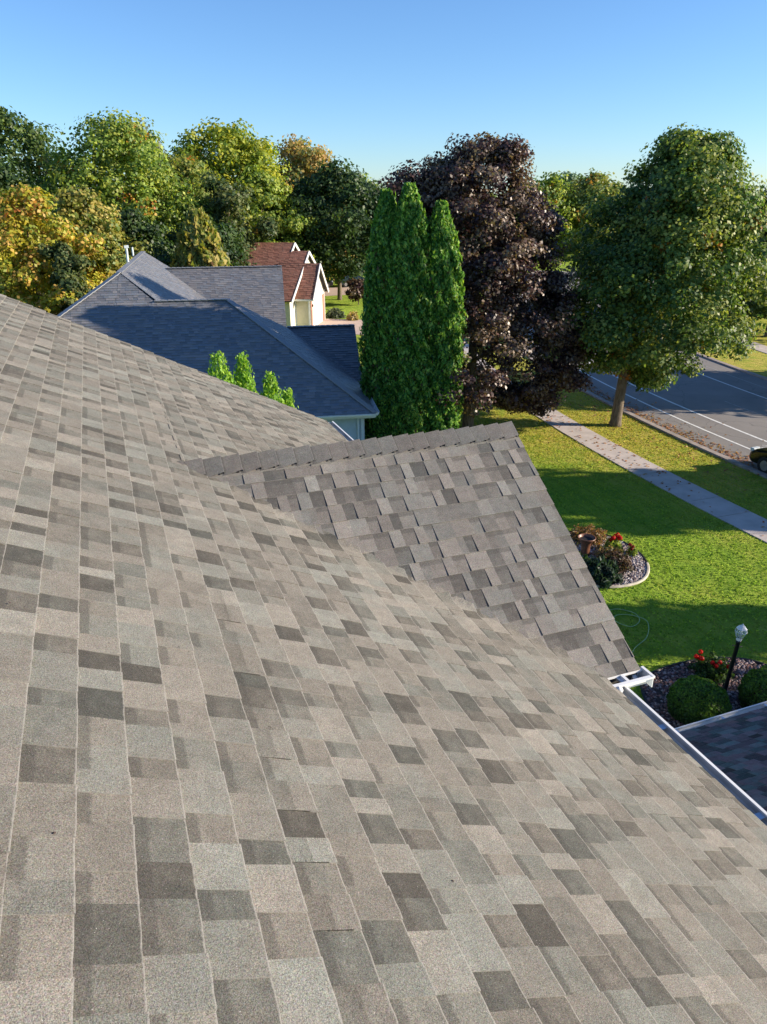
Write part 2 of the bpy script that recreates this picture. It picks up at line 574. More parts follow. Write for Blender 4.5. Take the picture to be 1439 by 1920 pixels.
# ---------------------------------------------------------------- foliage helpers
def leaves_mesh(name, P, Nn, size, col, mat, parent=None, elong=1.35, loc=(0, 0, 0), updir=None):
    n = len(P)
    Nn = Nn / (np.linalg.norm(Nn, axis=1, keepdims=True) + 1e-9)
    if updir is None:
        a = RNG.normal(size=(n, 3))
    else:
        a = updir + RNG.normal(size=(n, 3)) * .35
    A = a - (a * Nn).sum(1, keepdims=True) * Nn
    A /= np.linalg.norm(A, axis=1, keepdims=True) + 1e-9
    B = np.cross(Nn, A)
    s = (size * RNG.uniform(.65, 1.3, n))[:, None]
    v = np.stack([P + A * s * elong * .5, P + B * s * .5 + Nn * s * .12, P - A * s * elong * .5, P - B * s * .5 + Nn * s * .12], 1).reshape(-1, 3)
    me = bpy.data.meshes.new(name)
    me.vertices.add(4 * n)
    me.vertices.foreach_set('co', v.astype(np.float32).ravel())
    me.loops.add(4 * n)
    me.loops.foreach_set('vertex_index', np.arange(4 * n, dtype=np.int32))
    me.polygons.add(n)
    me.polygons.foreach_set('loop_start', np.arange(0, 4 * n, 4, dtype=np.int32))
    me.update(calc_edges=True)
    ca = me.attributes.new('col', 'FLOAT_COLOR', 'FACE')
    ca.data.foreach_set('color', np.concatenate([np.clip(col, 0, 1), np.ones((n, 1))], 1).astype(np.float32).ravel())
    me.materials.append(mat)
    return link(name, me, parent, loc)

PAL = {
    'maple':   [(.032, .064, .018), (.055, .095, .022), (.10, .14, .030), (.17, .19, .045)],
    'purple':  [(.030, .014, .018), (.045, .022, .022), (.085, .042, .035), (.14, .095, .065), (.22, .16, .12)],
    'dark':    [(.018, .038, .014), (.028, .055, .016), (.045, .075, .020)],
    'deep':    [(.030, .055, .014), (.045, .075, .018), (.07, .10, .022)],
    'green':   [(.06, .10, .018), (.09, .135, .022), (.14, .18, .028), (.19, .21, .035)],
    'yellowg': [(.12, .15, .018), (.18, .20, .02), (.09, .14, .02), (.25, .24, .02)],
    'yellow':  [(.26, .25, .03), (.33, .28, .03), (.18, .22, .03), (.38, .24, .06)],
    'olive':   [(.10, .13, .03), (.15, .17, .035), (.07, .105, .025), (.19, .18, .04)],
    'orange':  [(.24, .15, .05), (.19, .15, .045), (.12, .13, .04), (.26, .19, .06)],
    'grey':    [(.14, .15, .10), (.11, .13, .08), (.18, .17, .12)],
    'conifer': [(.03, .05, .018), (.05, .07, .024), (.075, .085, .028)],
    'gold':    [(.12, .14, .03), (.17, .16, .035), (.08, .11, .03), (.22, .18, .05)],
    'arb':     [(.022, .075, .012), (.05, .13, .018), (.09, .18, .026), (.16, .24, .04)],
    'young':   [(.12, .22, .025), (.18, .27, .03), (.08, .17, .02)],
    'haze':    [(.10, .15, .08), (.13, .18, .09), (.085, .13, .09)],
    'bush':    [(.018, .045, .012), (.03, .06, .015), (.05, .09, .02)],
    'accent':  [(.42, .20, .03), (.36, .13, .03), (.40, .26, .04)],
}
for _k in PAL:
    PAL[_k] = [tuple(x * {'purple': 1.15, 'bush': 1.5, 'dark': 1.6, 'accent': 1.2, 'yellow': 1.4}.get(_k, 1.85) for x in c) for c in PAL[_k]]
def colours(pal, n, clump=None, accent=0., acpal='accent'):
    P = np.array(PAL[pal])
    if clump is None:
        idx = RNG.integers(0, len(P), n); mul = np.ones(n)
    else:
        nc = clump.max() + 1
        base = RNG.integers(0, len(P), nc)
        idx = np.where(RNG.random(n) < .55, base[clump], RNG.integers(0, len(P), n))
        mul = RNG.uniform(.8, 1.2, nc)[clump]
    c = P[idx] * mul[:, None] * RNG.uniform(.8, 1.2, (n, 1))
    if accent and clump is not None:
        ac = (RNG.random(clump.max() + 1) < accent)[clump] & (RNG.random(n) < .7)
        A = np.array(PAL[acpal])
        c[ac] = A[RNG.integers(0, len(A), ac.sum())]
    return c

def crown(name, prof, z0, z1, nclump, per, rc, leaf, pal, parent, accent=0., shell=.5, lean=(0, 0), flat=.7, droop=0., skew=None, acpal='accent', blobs=(), mat='leaf', wobk=1., shift=(0, 0)):
    """prof: radius at equally spaced heights from z0 to z1"""
    t = RNG.random(nclump) ** .9
    pr = np.interp(t, np.linspace(0, 1, len(prof)), prof)
    # heavier sampling where the crown is wide
    keep = RNG.random(nclump) < (pr / max(prof)) ** .8 + .12
    t, pr = t[keep], pr[keep]
    n = len(t)
    th = RNG.random(n) * 2 * np.pi
    ph = RNG.uniform(0, 6.28, 3)
    wob = 1 + wobk * .17 * np.sin(3 * th + 5 * t + ph[0]) + wobk * .13 * np.sin(5 * th - 9 * t + ph[1]) + wobk * .08 * np.sin(14 * t + 2 * th + ph[2])
    rf = RNG.random(n) ** shell
    rr_ = pr * rf * wob
    C = np.stack([rr_ * np.cos(th) + lean[0] * t + shift[0], rr_ * np.sin(th) + lean[1] * t + shift[1], z0 + (z1 - z0) * t], 1)
    for (bx_, by_, bz_, br_, bn_) in blobs:
        d = RNG.normal(size=(bn_, 3)); d /= np.linalg.norm(d, axis=1, keepdims=True)
        C = np.concatenate([C, np.array([bx_, by_, bz_]) + d * br_ * RNG.random((bn_, 1)) ** .5])
        th = np.concatenate([th, np.arctan2(d[:, 1], d[:, 0])])
    n = len(C)
    rcs = rc * RNG.uniform(.5, 1.35, n)
    cnt = np.maximum(4, (per * (rcs / rc) ** 1.5)).astype(int)
    cl = np.repeat(np.arange(n), cnt)
    m = len(cl)
    d = RNG.normal(size=(m, 3))
    d /= np.linalg.norm(d, axis=1, keepdims=True)
    out = np.stack([np.cos(th), np.sin(th), np.full(n, .35)], 1)[cl]
    d = d + out * .35
    rad = RNG.random(m) ** .4
    off = d * (rcs[cl] * rad)[:, None]
    off[:, 2] *= flat
    off[:, 2] -= droop * (off[:, 0] ** 2 + off[:, 1] ** 2)
    P = C[cl] + off
    Nn = d * .7 + out * .3 + np.array([0, 0, .45]) + RNG.normal(size=(m, 3)) * .55
    col = colours(pal, m, cl, accent, acpal)
    o = leaves_mesh(name, P, Nn, leaf, col, M[mat], parent)
    return o, C

def trunk_mesh(parent, h, r, C, nl=9, lean=(0, 0), start=.3, z0=0., name='trunk'):
    mb = MB()
    pts = [(lean[0] * k ** 2 + .05 * math.sin(k * 7), lean[1] * k ** 2 + .05 * math.cos(k * 5), z0 - .1 + (h - z0) * k) for k in (0, .03, .12, .3, .5, .7, .9)]
    mb.tube(pts, [r * 1.35, r * 1.12, r, r * .86, r * .6, r * .36, r * .15], 10)
    idx = RNG.permutation(len(C))[:nl]
    for i in idx:
        c = C[i]
        k = min(max(start, c[2] / h - .22), .8)
        a = Vector((lean[0] * k * k, lean[1] * k * k, h * k))
        b = Vector(c)
        md = a.lerp(b, .5) + Vector((0, 0, -.1 * (b - a).length))
        mb.tube([a, md, b], [r * .42 * (1 - k * .5), r * .25, r * .08], 6)
    return mb.build(name, M['bark'], parent, smooth=True)

def tree(name, loc, prof, z0, z1, pal, label, cat='tree', r=.2, nclump=260, per=60, rc=.8, leaf=.3, group=None, **kw):
    lean = kw.get('lean', (0, 0))
    root = empty(name, loc, 0, label, cat, group)
    o, C = crown('crown', prof, z0, z1, nclump, per, rc, leaf, pal, root, **kw)
    trunk_mesh(root, z1 * .92, r, C, 10, lean)
    return root

def column_tree(name, loc, H, prof, label, pal='arb', n=26000, leaf=.13, cat='evergreen', lumps=.17, group=None, lean=(0, 0), seed=0):
    """upright evergreen of many vertical sprays"""
    root = empty(name, loc, 0, label, cat, group)
    t = RNG.random(n)
    pr = np.interp(t, np.linspace(0, 1, len(prof)), prof)
    keep = RNG.random(n) < pr / max(prof) + .08
    t, pr = t[keep], pr[keep]
    n = len(t)
    th = RNG.random(n) * 2 * np.pi
    z = t * H
    lump = lumps * (np.sin(5 * th + 1.7 * z + seed) * np.sin(2.3 * z + 2 * th + seed) + .8 * np.sin(9 * th - 3.1 * z) * np.sin(4.7 * z + seed) + .5 * np.sin(17 * th + 7.3 * z))
    rad = pr * (1 + lump) * (1 - .28 * RNG.random(n) ** 2.2)
    rad += RNG.normal(size=n) * .012
    P = np.stack([rad * np.cos(th) + lean[0] * t, rad * np.sin(th) + lean[1] * t, z], 1)
    P += RNG.normal(size=P.shape) * .03
    Nn = np.stack([np.cos(th), np.sin(th), np.full(n, .25)], 1) + RNG.normal(size=(n, 3)) * .75
    dark = np.clip(.75 + lump * 2.2, .45, 1.15)
    P_ = np.array(PAL[pal])
    col = P_[RNG.integers(0, len(P_), n)] * RNG.uniform(.75, 1.25, (n, 1))
    br = (RNG.random(n) < .035) & (t < .8)
    col[br] = np.array([.12, .07, .03])
    up = np.stack([np.cos(th) * .4, np.sin(th) * .4, np.ones(n)], 1)
    leaves_mesh('foliage', P, Nn, leaf, col, M['leaf'], root, elong=2.0, updir=up)
    mb = MB()
    mb.tube([(0, 0, -.1), (lean[0] * .4, lean[1] * .4, H * .4), (lean[0] * .9, lean[1] * .9, H * .9)], [max(prof) * .16, max(prof) * .1, .01], 7)
    mb.build('trunk', M['bark'], root)
    return root

# ================================================================ GROUND, STREET
def street_pt(d, s):
    """d metres right of the house-side edge of the pavement, s metres along the street"""
    if s < 16: return (18.4 + d, s)
    a = (s - 16) / 110
    return (128.4 - (110 - d) * math.cos(a), 16 + (110 - d) * math.sin(a))

def strip(name, d0, d1, s0, s1, z, mat, n=60, thick=0., parent=None):
    mb = MB()
    for i in range(n):
        a, b = s0 + (s1 - s0) * i / n, s0 + (s1 - s0) * (i + 1) / n
        p = [street_pt(d0, a), street_pt(d1, a), street_pt(d1, b), street_pt(d0, b)]
        top = [(x, y, z) for x, y in p]
        mb.poly(top)
        if thick:
            bot = [(x, y, z - thick) for x, y in p]
            mb.poly([bot[0], top[0], top[3], bot[3]])
            mb.poly([top[1], bot[1], bot[2], top[2]])
    return mb.build(name, mat, parent)

g = MB()
NG = 40
xs = [-1500 + 3000 * i / NG for i in range(NG + 1)]
for i in range(NG):
    for j in range(NG):
        g.poly([(xs[i], xs[j], 0), (xs[i + 1], xs[j], 0), (xs[i + 1], xs[j + 1], 0), (xs[i], xs[j + 1], 0)])
tag(g.build('lawn', M['lawn']), kind='structure')
road = tag(strip('road', 4.72, 16.1, -40, 112, .012, M['asphalt'], 90), kind='structure')
for nm, d0, d1, s0, s1, mat in (('lane_line', 6.42, 6.54, -40, 112, 'paint'), ('lane_line', 7.86, 8.0, -40, 112, 'paint'),
                                ('lane_line', 13.2, 13.32, -40, 112, 'paint'), ('lane_line', 14.75, 14.85, -40, 112, 'paintold')):
    strip(nm, d0, d1, s0, s1, .018, M[mat], 90, parent=road)
for k in range(-3, 9):
    strip('centre_dash', 10.72, 10.82, 27.5 + 12 * k, 30.5 + 12 * k, .018, M['paintold'], 4, parent=road)
near_kerb = tag(strip('kerb', 4.45, 4.72, -40, 112, .09, M['kerb'], 90, .2), kind='structure')
far_kerb = tag(strip('far_kerb', 16.1, 16.4, -40, 112, .09, M['kerb'], 90, .2), kind='structure')
# pavement slabs, each with its own joint
walk = tag(strip('sidewalk', .02, 1.38, -40, 105, .008, M['soil'], 60), kind='structure')
for k in range(58):
    s0 = -6 + 1.45 * k
    mb = MB()
    e = .012
    sub = 2
    dz = random.uniform(-.004, .004)
    for q in range(sub):
        a = s0 + e + (1.45 - 2 * e) * q / sub
        b = s0 + e + (1.45 - 2 * e) * (q + 1) / sub
        p = [street_pt(0, a), street_pt(1.4, a), street_pt(1.4, b), street_pt(0, b)]
        top = [(x, y, .035 + dz) for x, y in p]; bot = [(x, y, -.03) for x, y in p]
        mb.poly(top)
        for i in range(4):
            j = (i + 1) % 4
            mb.poly([bot[i], bot[j], top[j], top[i]])
    mb.build('slab', M['concrete'], walk)
tag(strip('far_sidewalk', 21.0, 22.5, -40, 105, .03, M['concrete'], 70, .08), kind='structure')
# side street far behind, driveway of the red-roofed house
mb = MB()
mb.poly([(8, 79.5, .01), (60, 82.0, .01), (60, 89.5, .01), (8, 87, .01)])
tag(mb.build('side_street', M['drive']), kind='structure')

# bicycle marking on the lane (flat paint on the road)
bk = MB()
def bpt(a, b):   # a across the lane, b along the street
    x, y = street_pt(6.55 + a, 22.3 + b)
    return Vector((x, y, .02))
def ring(ca, cb, ra, rb, w, n=22):
    for i in range(n):
        t0, t1 = 2 * math.pi * i / n, 2 * math.pi * (i + 1) / n
        bk.poly([bpt(ca + ra * math.cos(t0), cb + rb * math.sin(t0)), bpt(ca + ra * math.cos(t1), cb + rb * math.sin(t1)),
                 bpt(ca + (ra - w) * math.cos(t1), cb + (rb - w) * math.sin(t1)), bpt(ca + (ra - w) * math.cos(t0), cb + (rb - w) * math.sin(t0))])
def stroke(a0, b0, a1, b1, w=.05):
    d = Vector((a1 - a0, b1 - b0)).normalized()
    n_ = Vector((-d.y, d.x)) * w / 2
    bk.poly([bpt(a0 + n_.x, b0 + n_.y), bpt(a0 - n_.x, b0 - n_.y), bpt(a1 - n_.x, b1 - n_.y), bpt(a1 + n_.x, b1 + n_.y)])
ring(.36, 0, .27, .42, .06); ring(1.04, 0, .27, .42, .06)
for s in ((.36, 0, .55, .55), (.55, .55, .95, .5), (.36, 0, .68, 0), (.68, 0, .95, .5), (.55, .55, .68, 0), (.92, .75, 1.04, 0), (.8, .8, .95, .75), (.42, .72, .6, .7)):
    stroke(*s)
bk.build('bicycle_marking', M['paint'], road)

# ================================================================ OUR HOUSE
EZ = 7.1                       # eave height
XE, TM = 2.7317, .5008         # main eave x, slope
YG, HG, XR, TG = 5.0802, 1.1822, 3.0129, .6389
YF = 9.698
XRIDGE = -3.4
def zm(x): return EZ + TM * (XE - x)
def zgab(y): return EZ + HG - TG * abs(y - YG)
XA = XE - HG / TM              # where the gable ridge dies into the main slope
house = empty('house', (0, 0, 0), 0, 'taupe shingled roof of the near house with cross gable, white gutters and garage below', 'house')
w = MB()
w.box((-9.2, -3.6, 0), (XE - .42, YF - .35, 6.75))
w.box((XE - .42, YG - 1.5, 0), (XR - .35, YG + 1.5, 6.75))
w.poly([(XR - .35, YG - 1.5, 6.75), (XR - .35, YG + 1.5, 6.75), (XR - .35, YG, 7.9)])
w.build('wall', M['siding'], house)
# main roof deck
cs = 1 / math.sqrt(1 + TM * TM)
dk = MB()
def slab(mb, top, th=.13):
    top = [Vector(p) for p in top]
    bot = [p - Vector((0, 0, th)) for p in top]
    mb.poly(top); mb.poly(bot[::-1])
    for i in range(len(top)):
        j = (i + 1) % len(top)
        mb.poly([bot[i], bot[j], top[j], top[i]])
slab(dk, [(XE - .01, -3.9, zm(XE - .01) - .006), (XE - .01, YF - .01, zm(XE - .01) - .006), (XRIDGE, YF - .01, zm(XRIDGE) - .006), (XRIDGE, -3.9, zm(XRIDGE) - .006)])
slab(dk, [(XRIDGE, -3.9, zm(XRIDGE) - .006), (XRIDGE, YF - .01, zm(XRIDGE) - .006), (-9.55, YF - .01, EZ), (-9.55, -3.9, EZ)])
main_roof = dk.build('main_roof', M['deck'], house)
# shingles of the main slope: U runs along the eave, S climbs the slope
O = Vector((XE, 0, EZ)); U = Vector((0, 1, 0)); S = Vector((-1, 0, TM)).normalized()
def reg(pts):  # (x, y) -> (u, s)
    return [(y, (XE - x) / cs) for x, y in pts]
K = .009
def lift(wv):
    a, b = zm(wv.x), zgab(wv.y)
    if wv.x < XA - .6 or wv.x > XR: return wv
    dd = b - a
    # smooth blend of the two slopes across the woven valley
    h = K * math.log(1 + math.exp(max(min(dd / K, 30), -30)))
    return Vector((wv.x, wv.y, wv.z + h * 1.0))
def near_valley(c):
    return c.x > XA - .45 and abs(zgab(c.y) - zm(c.x)) < .32
yv = lambda x, ext: YG - (EZ + HG - zm(x)) / TG + ext
camv = Vector((0, 0, CAM_Z))
cands = []
def in_view(c):
    d = c - camv
    zc = d.dot(fw)
    if zc < .2: return False
    u, v = d.dot(rr) / zc, -d.dot(uu) / zc
    return abs(u) < .53 and abs(v) < .71
def gather(c, u, w_, s0, raised, tint):
    if c.y < 4.2 and in_view(c) and not near_valley(c):
        cands.append(((c - camv).length, c, u, w_, s0, raised, tint))
        return (c - camv).length < NEAR_LIM
    return False
NEAR_LIM = 0
START = (XE - (-.2463)) / cs % EXP
def main_cells(mb, keep):
    ya, yb = -3.9, YF
    shingle_plane(mb, O, U, S, reg([(XRIDGE, ya), (XA, ya), (XA, yb), (XRIDGE, yb)]), 3, start=START, lift=lift, near=near_valley, keep=keep)
    shingle_plane(mb, O, U, S, reg([(XA, ya), (XE + .02, ya), (XE + .02, yv(XE, .05)), (XA, YG + .03)]), 3, start=START, lift=lift, near=near_valley, keep=keep)
    y2 = 2 * YG - yv(XE, .05)
    shingle_plane(mb, O, U, S, reg([(XA, YG - .03), (XE + .02, y2), (XE + .02, yb), (XA, yb)]), 3, start=START, lift=lift, near=near_valley, keep=keep)
main_cells(MB(), gather)
cands.sort(key=lambda q: q[0])
NEAR_LIM = (cands[299][0] + cands[300][0]) / 2 if len(cands) > 300 else 1e9
picked = cands[:300]
cands = []
fm = MB()
main_cells(fm, gather)
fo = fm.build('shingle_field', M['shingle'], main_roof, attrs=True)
fo['kind'] = 'stuff'
# the 300 tabs nearest the camera as pieces of their own, sharing one mesh per size
Nn_ = U.cross(S)
if Nn_.z < 0: Nn_ = -Nn_
cache = {}
def tab_mesh(w_, raised):
    key = (round(w_, 3), raised)
    if key not in cache:
        hb = .012 if raised else .0065
        mb = MB()
        nx = 4
        rnd = random.Random(int(w_ * 1000) + raised)
        jit = [rnd.uniform(-.0015, .0015) for _ in range(nx + 1)]
        lx = [w_ * i / nx for i in range(nx + 1)]
        for i in range(nx):
            for (s0, s1) in ((0, .5), (.5, 1)):
                q = []
                for (x, s) in ((lx[i], s0), (lx[i + 1], s0), (lx[i + 1], s1), (lx[i], s1)):
                    j = jit[lx.index(x)] if s == 0 else 0
                    q.append((x, s * EXP + j, hb * (1 - .82 * s)))
                mb.poly(q, (0, 0, 0), [s0, s0, s1, s1])
            a, b = (lx[i], jit[i]), (lx[i + 1], jit[i + 1])
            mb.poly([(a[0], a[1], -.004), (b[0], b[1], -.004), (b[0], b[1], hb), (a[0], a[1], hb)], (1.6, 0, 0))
        for x, j in ((0, jit[0]), (w_, jit[-1])):
            q = [(x, j, -.004), (x, j, hb), (x, EXP, hb * .18), (x, EXP, -.004)]
            mb.poly(q if x == 0 else q[::-1])
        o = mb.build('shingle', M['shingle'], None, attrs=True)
        cache[key] = o.data
        bpy.data.objects.remove(o)
    return cache[key]
base = Matrix((U, S, Nn_)).transposed().to_4x4()
for (dist, c, u, w_, s0, raised, tint) in picked:
    o = bpy.data.objects.new('shingle', tab_mesh(w_, raised))
    COL.objects.link(o)
    o.parent = main_roof
    o.matrix_local = Matrix.Translation(O + U * u + S * s0) @ base
    o['tint'] = [float(tint[0]), float(tint[1]), float(tint[2])]

# cross gable: deck, courses, ridge caps
dk = MB()
cg = 1 / math.sqrt(1 + TG * TG)
ye = YG - HG / TG
slab(dk, [(XA - .02, YG, EZ + HG - .006), (XE, ye, EZ - .006), (XR, ye, EZ - .006), (XR, YG, EZ + HG - .006)])
slab(dk, [(XA - .02, YG, EZ + HG - .006), (XR, YG, EZ + HG - .006), (XR, 2 * YG - ye, EZ - .006), (XE, 2 * YG - ye, EZ - .006)])
gable = dk.build('gable_roof', M['deck'], house)
gm_ = MB()
OG = Vector((0, ye, EZ)); SG = Vector((0, 1, TG)).normalized(); Ls = HG / TG / cg
shingle_plane(gm_, OG, (1, 0, 0), SG, [(XE - .04, -.01), (XR + .012, -.01), (XR + .012, Ls), (XA - .03, Ls)], 21, start=Ls - .1116 - 15 * EXP, hb=(.011, .0045), scale=.8)
OG2 = Vector((0, 2 * YG - ye, EZ)); SG2 = Vector((0, -1, TG)).normalized()
shingle_plane(gm_, OG2, (1, 0, 0), SG2, [(XE - .04, -.01), (XR + .012, -.01), (XR + .012, Ls), (XA - .03, Ls)], 22, start=0, hb=(.011, .0045), scale=.8)
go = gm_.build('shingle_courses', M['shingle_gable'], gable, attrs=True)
go['kind'] = 'stuff'
capE = .132
capm = None
ncap = int((XR - XA + .1) / capE) + 1
for i in range(ncap):
    x1 = XR + .006 - i * capE          # the outer, raised end of each cap faces the street
    x0 = x1 - capE - .03
    if capm is None:
        mb = MB()
        L_ = capE + .03
        for sgn in (-1, 1):
            for (a, b) in ((0, .42), (.42, 1)):
                pts = []
                for (k, w2) in ((a, 0), (b, 0), (b, 1), (a, 1)):
                    dist = w2 * (.165 if k < .9 else .15)
                    h = .012 + .018 * k
                    pts.append((k * L_, sgn * dist * cg, h - dist * cg * TG + (.0 if w2 else .0)))
                uv = [1 - a, 1 - b, 1 - b, 1 - a]
                mb.poly(pts if sgn < 0 else pts[::-1], (0, 0, 0), uv if sgn < 0 else uv[::-1])
            # outer edge and lower edge thickness
            e1 = [(L_, 0, .030), (L_, sgn * .15 * cg, .030 - .15 * cg * TG), (L_, sgn * .15 * cg, .008 - .15 * cg * TG), (L_, 0, .008)]
            mb.poly(e1)
            mb.poly([(0, sgn * .165 * cg, .012 - .165 * cg * TG), (L_ * .9, sgn * .165 * cg, .023 - .165 * cg * TG), (L_ * .9, sgn * .165 * cg, .0 - .165 * cg * TG), (0, sgn * .165 * cg, 0 - .165 * cg * TG)])
        o = mb.build('ridge_cap', M['shingle_gable'], gable, attrs=True)
        capm = o.data
    else:
        o = bpy.data.objects.new('ridge_cap', capm)
        COL.objects.link(o)
        o.parent = gable
    o.location = (x0, YG + random.uniform(-.004, .004), EZ + HG)
    o.rotation_euler = (0, 0, random.uniform(-.012, .012))
    o['tint'] = [random.uniform(.32, .5), random.uniform(0, 1), 1.]
# rake and eave trim
tr = MB()
tr.beam((XR - .025, YG, EZ + HG - .12), (XR - .025, ye, EZ - .12), .03, .13)
tr.beam((XR - .025, YG, EZ + HG - .12), (XR - .025, 2 * YG - ye, EZ - .075), .03, .13)
tr.beam((XE, YF + .002, EZ - .075), (XRIDGE, YF + .002, zm(XRIDGE) - .075), .03, .13)
tr.build('rake_board', M['white'], house)

def gutter(name, p, q, inward, parent, hang=(), open_lip=True, w=.12, d=.085):
    """open K-style trough from p to q; p,q = roof-side top edge, inward = unit vector from lip to roof"""
    p, q = Vector(p), Vector(q)
    o_ = -Vector(inward)
    prof = [(.0, 0), (.0, -d), (w * .6, -d), (w * .78, -d * .62), (w * .98, -d * .36), (w, 0), (w + .014, .004), (w + .014, -.022), (w + .006, -.03)]
    outer = [(.0 - .0, 0), (-.003, -d - .003), (w * .62, -d - .003), (w * .80, -d * .64), (w + .003, -d * .38), (w + .003, -.004)]
    mb = MB(); mi = MB(); ml = MB()
    def ext(mbx, pr):
        for i in range(len(pr) - 1):
            a = [e + o_ * pr[i][0] + Vector((0, 0, pr[i][1])) for e in (p, q)]
            b = [e + o_ * pr[i + 1][0] + Vector((0, 0, pr[i + 1][1])) for e in (p, q)]
            mbx.poly([a[0], a[1], b[1], b[0]])
    ext(mi, prof[:6]); ext(mb, outer)
    for e in (p, q):
        mb.poly([e + o_ * a + Vector((0, 0, b)) for a, b in outer])
    root = mb.build(name, M['white'], parent)
    mi.build('trough', M['alu'], root)
    ml.beam(p + o_ * (w + .008) + Vector((0, 0, .003)), q + o_ * (w + .008) + Vector((0, 0, .003)), .018, .012)
    ml.build('lip', M['white'], root)
    for h in hang:
        c = p.lerp(q, h)
        hb = MB()
        t = (q - p).normalized()
        for s_ in (0,):
            hb.poly([c + o_ * .0 + t * -.02 + Vector((0, 0, -.012)), c + t * .02 + Vector((0, 0, -.012)), c + o_ * (w - .002) + t * .02 + Vector((0, 0, -.004)), c + o_ * (w - .002) + t * -.02 + Vector((0, 0, -.004))])
            hb.beam(c + o_ * .01 + Vector((0, 0, -.03)), c + o_ * (w - .01) + Vector((0, 0, -.01)), .03, .006)
        hb.build('hanger', M['hanger'], root)
    return root
gutter('gutter', (XE - .02, -3.9, EZ - .03), (XE - .02, ye - .085, EZ - .035), (-1, 0, 0), house, hang=[(y + 3.9) / (ye + 3.8) for y in (-2.9, -1.9, -.9, .1, 1.13, 1.98, 2.72)])
gutter('gutter', (XE - .02, 2 * YG - ye + .05, EZ - .03), (XE - .02, YF, EZ - .03), (-1, 0, 0), house)
gutter('gutter', (XE - .20, ye + .01, EZ - .012), (XR + .04, ye + .01, EZ - .012), (0, 1, 0), house, hang=(.62,), w=.10, d=.08)
bx = MB()
bx.box((XE - .22, ye - .012, EZ - .022), (XR + .03, ye + .012, EZ - .004))
bx.beam((XE - .12, ye - .10, EZ - .006), (XR + .05, ye - .10, EZ - .006), .026, .014)
bx.box((XR + .036, ye - .11, EZ - .085), (XR + .042, ye + .01, EZ + .0))
bx.box((XR + .030, ye - .112, EZ - .010), (XR + .05, ye + .01, EZ + .003))
bx.build('drip_edge', M['white'], house)
bx = MB()   # white strap across the gable gutter and the end cap of the main gutter
bx.box((XR - .15, ye - .095, EZ - .022), (XR - .128, ye + .0, EZ - .005))
bx.build('gutter_strap', M['white'], house)
bx = MB()
bx.lathe([(.0, 0), (.022, 0), (.026, .02), (.02, .035), (0, .04)], 10, (XE + .035, ye - .13, EZ - .035))
bx.build('sealant_blob', M['white'], house, smooth=True)

db = MB()
for k in range(70):
    x = random.uniform(-1.2, 2.6); y = random.uniform(.9, 9)
    if zgab(y) > zm(x) - .05: continue
    z = zm(x) + .013
    a = random.random() * 6.28; l = random.uniform(.002, .0055); w_ = l * random.uniform(.3, .9)
    p = Vector((x, y, z)); d1 = Vector((math.cos(a) * l, math.sin(a) * l, -TM * math.cos(a) * l)); d2 = Vector((-math.sin(a) * w_, math.cos(a) * w_, TM * math.sin(a) * w_))
    db.mesh([p + d1, p + d2, p - d1, p - d2, p + Vector((0, 0, .003))], [(0, 1, 4), (1, 2, 4), (2, 3, 4), (3, 0, 4)])
o = db.build('roof_debris', M['soil'], house); o['kind'] = 'stuff'
# garage wing with charcoal roof in front of the house
GY, GZ = 6.30, 3.0
gar = roof_polys(house, [[(XE - .42, GY, GZ), (12.6, GY, GZ), (12.6, 2.0, GZ + 2.35), (XE - .42, 2.0, GZ + 2.35)],
                         [(XE - .42, -2.3, GZ), (12.6, -2.3, GZ), (12.6, 2.0, GZ + 2.35), (XE - .42, 2.0, GZ + 2.35)]], M['shingle_garage'], 40, 'garage_roof', scale=1.5)
gw = MB()
gw.box((XE - .4, -1.95, 0), (12.3, 5.95, GZ - .1))
gw.poly([(12.3, -1.95, GZ - .1), (12.3, 5.95, GZ - .1), (12.3, 2.0, GZ + 2.1)])
gw.build('garage_wall', M['siding'], house)
gutter('gutter', (XE - .4, GY + .004, GZ - .045), (12.62, GY + .004, GZ - .045), (0, -1, 0), house, hang=(.12, .2, .28, .36, .44, .52, .6, .7, .8, .9))

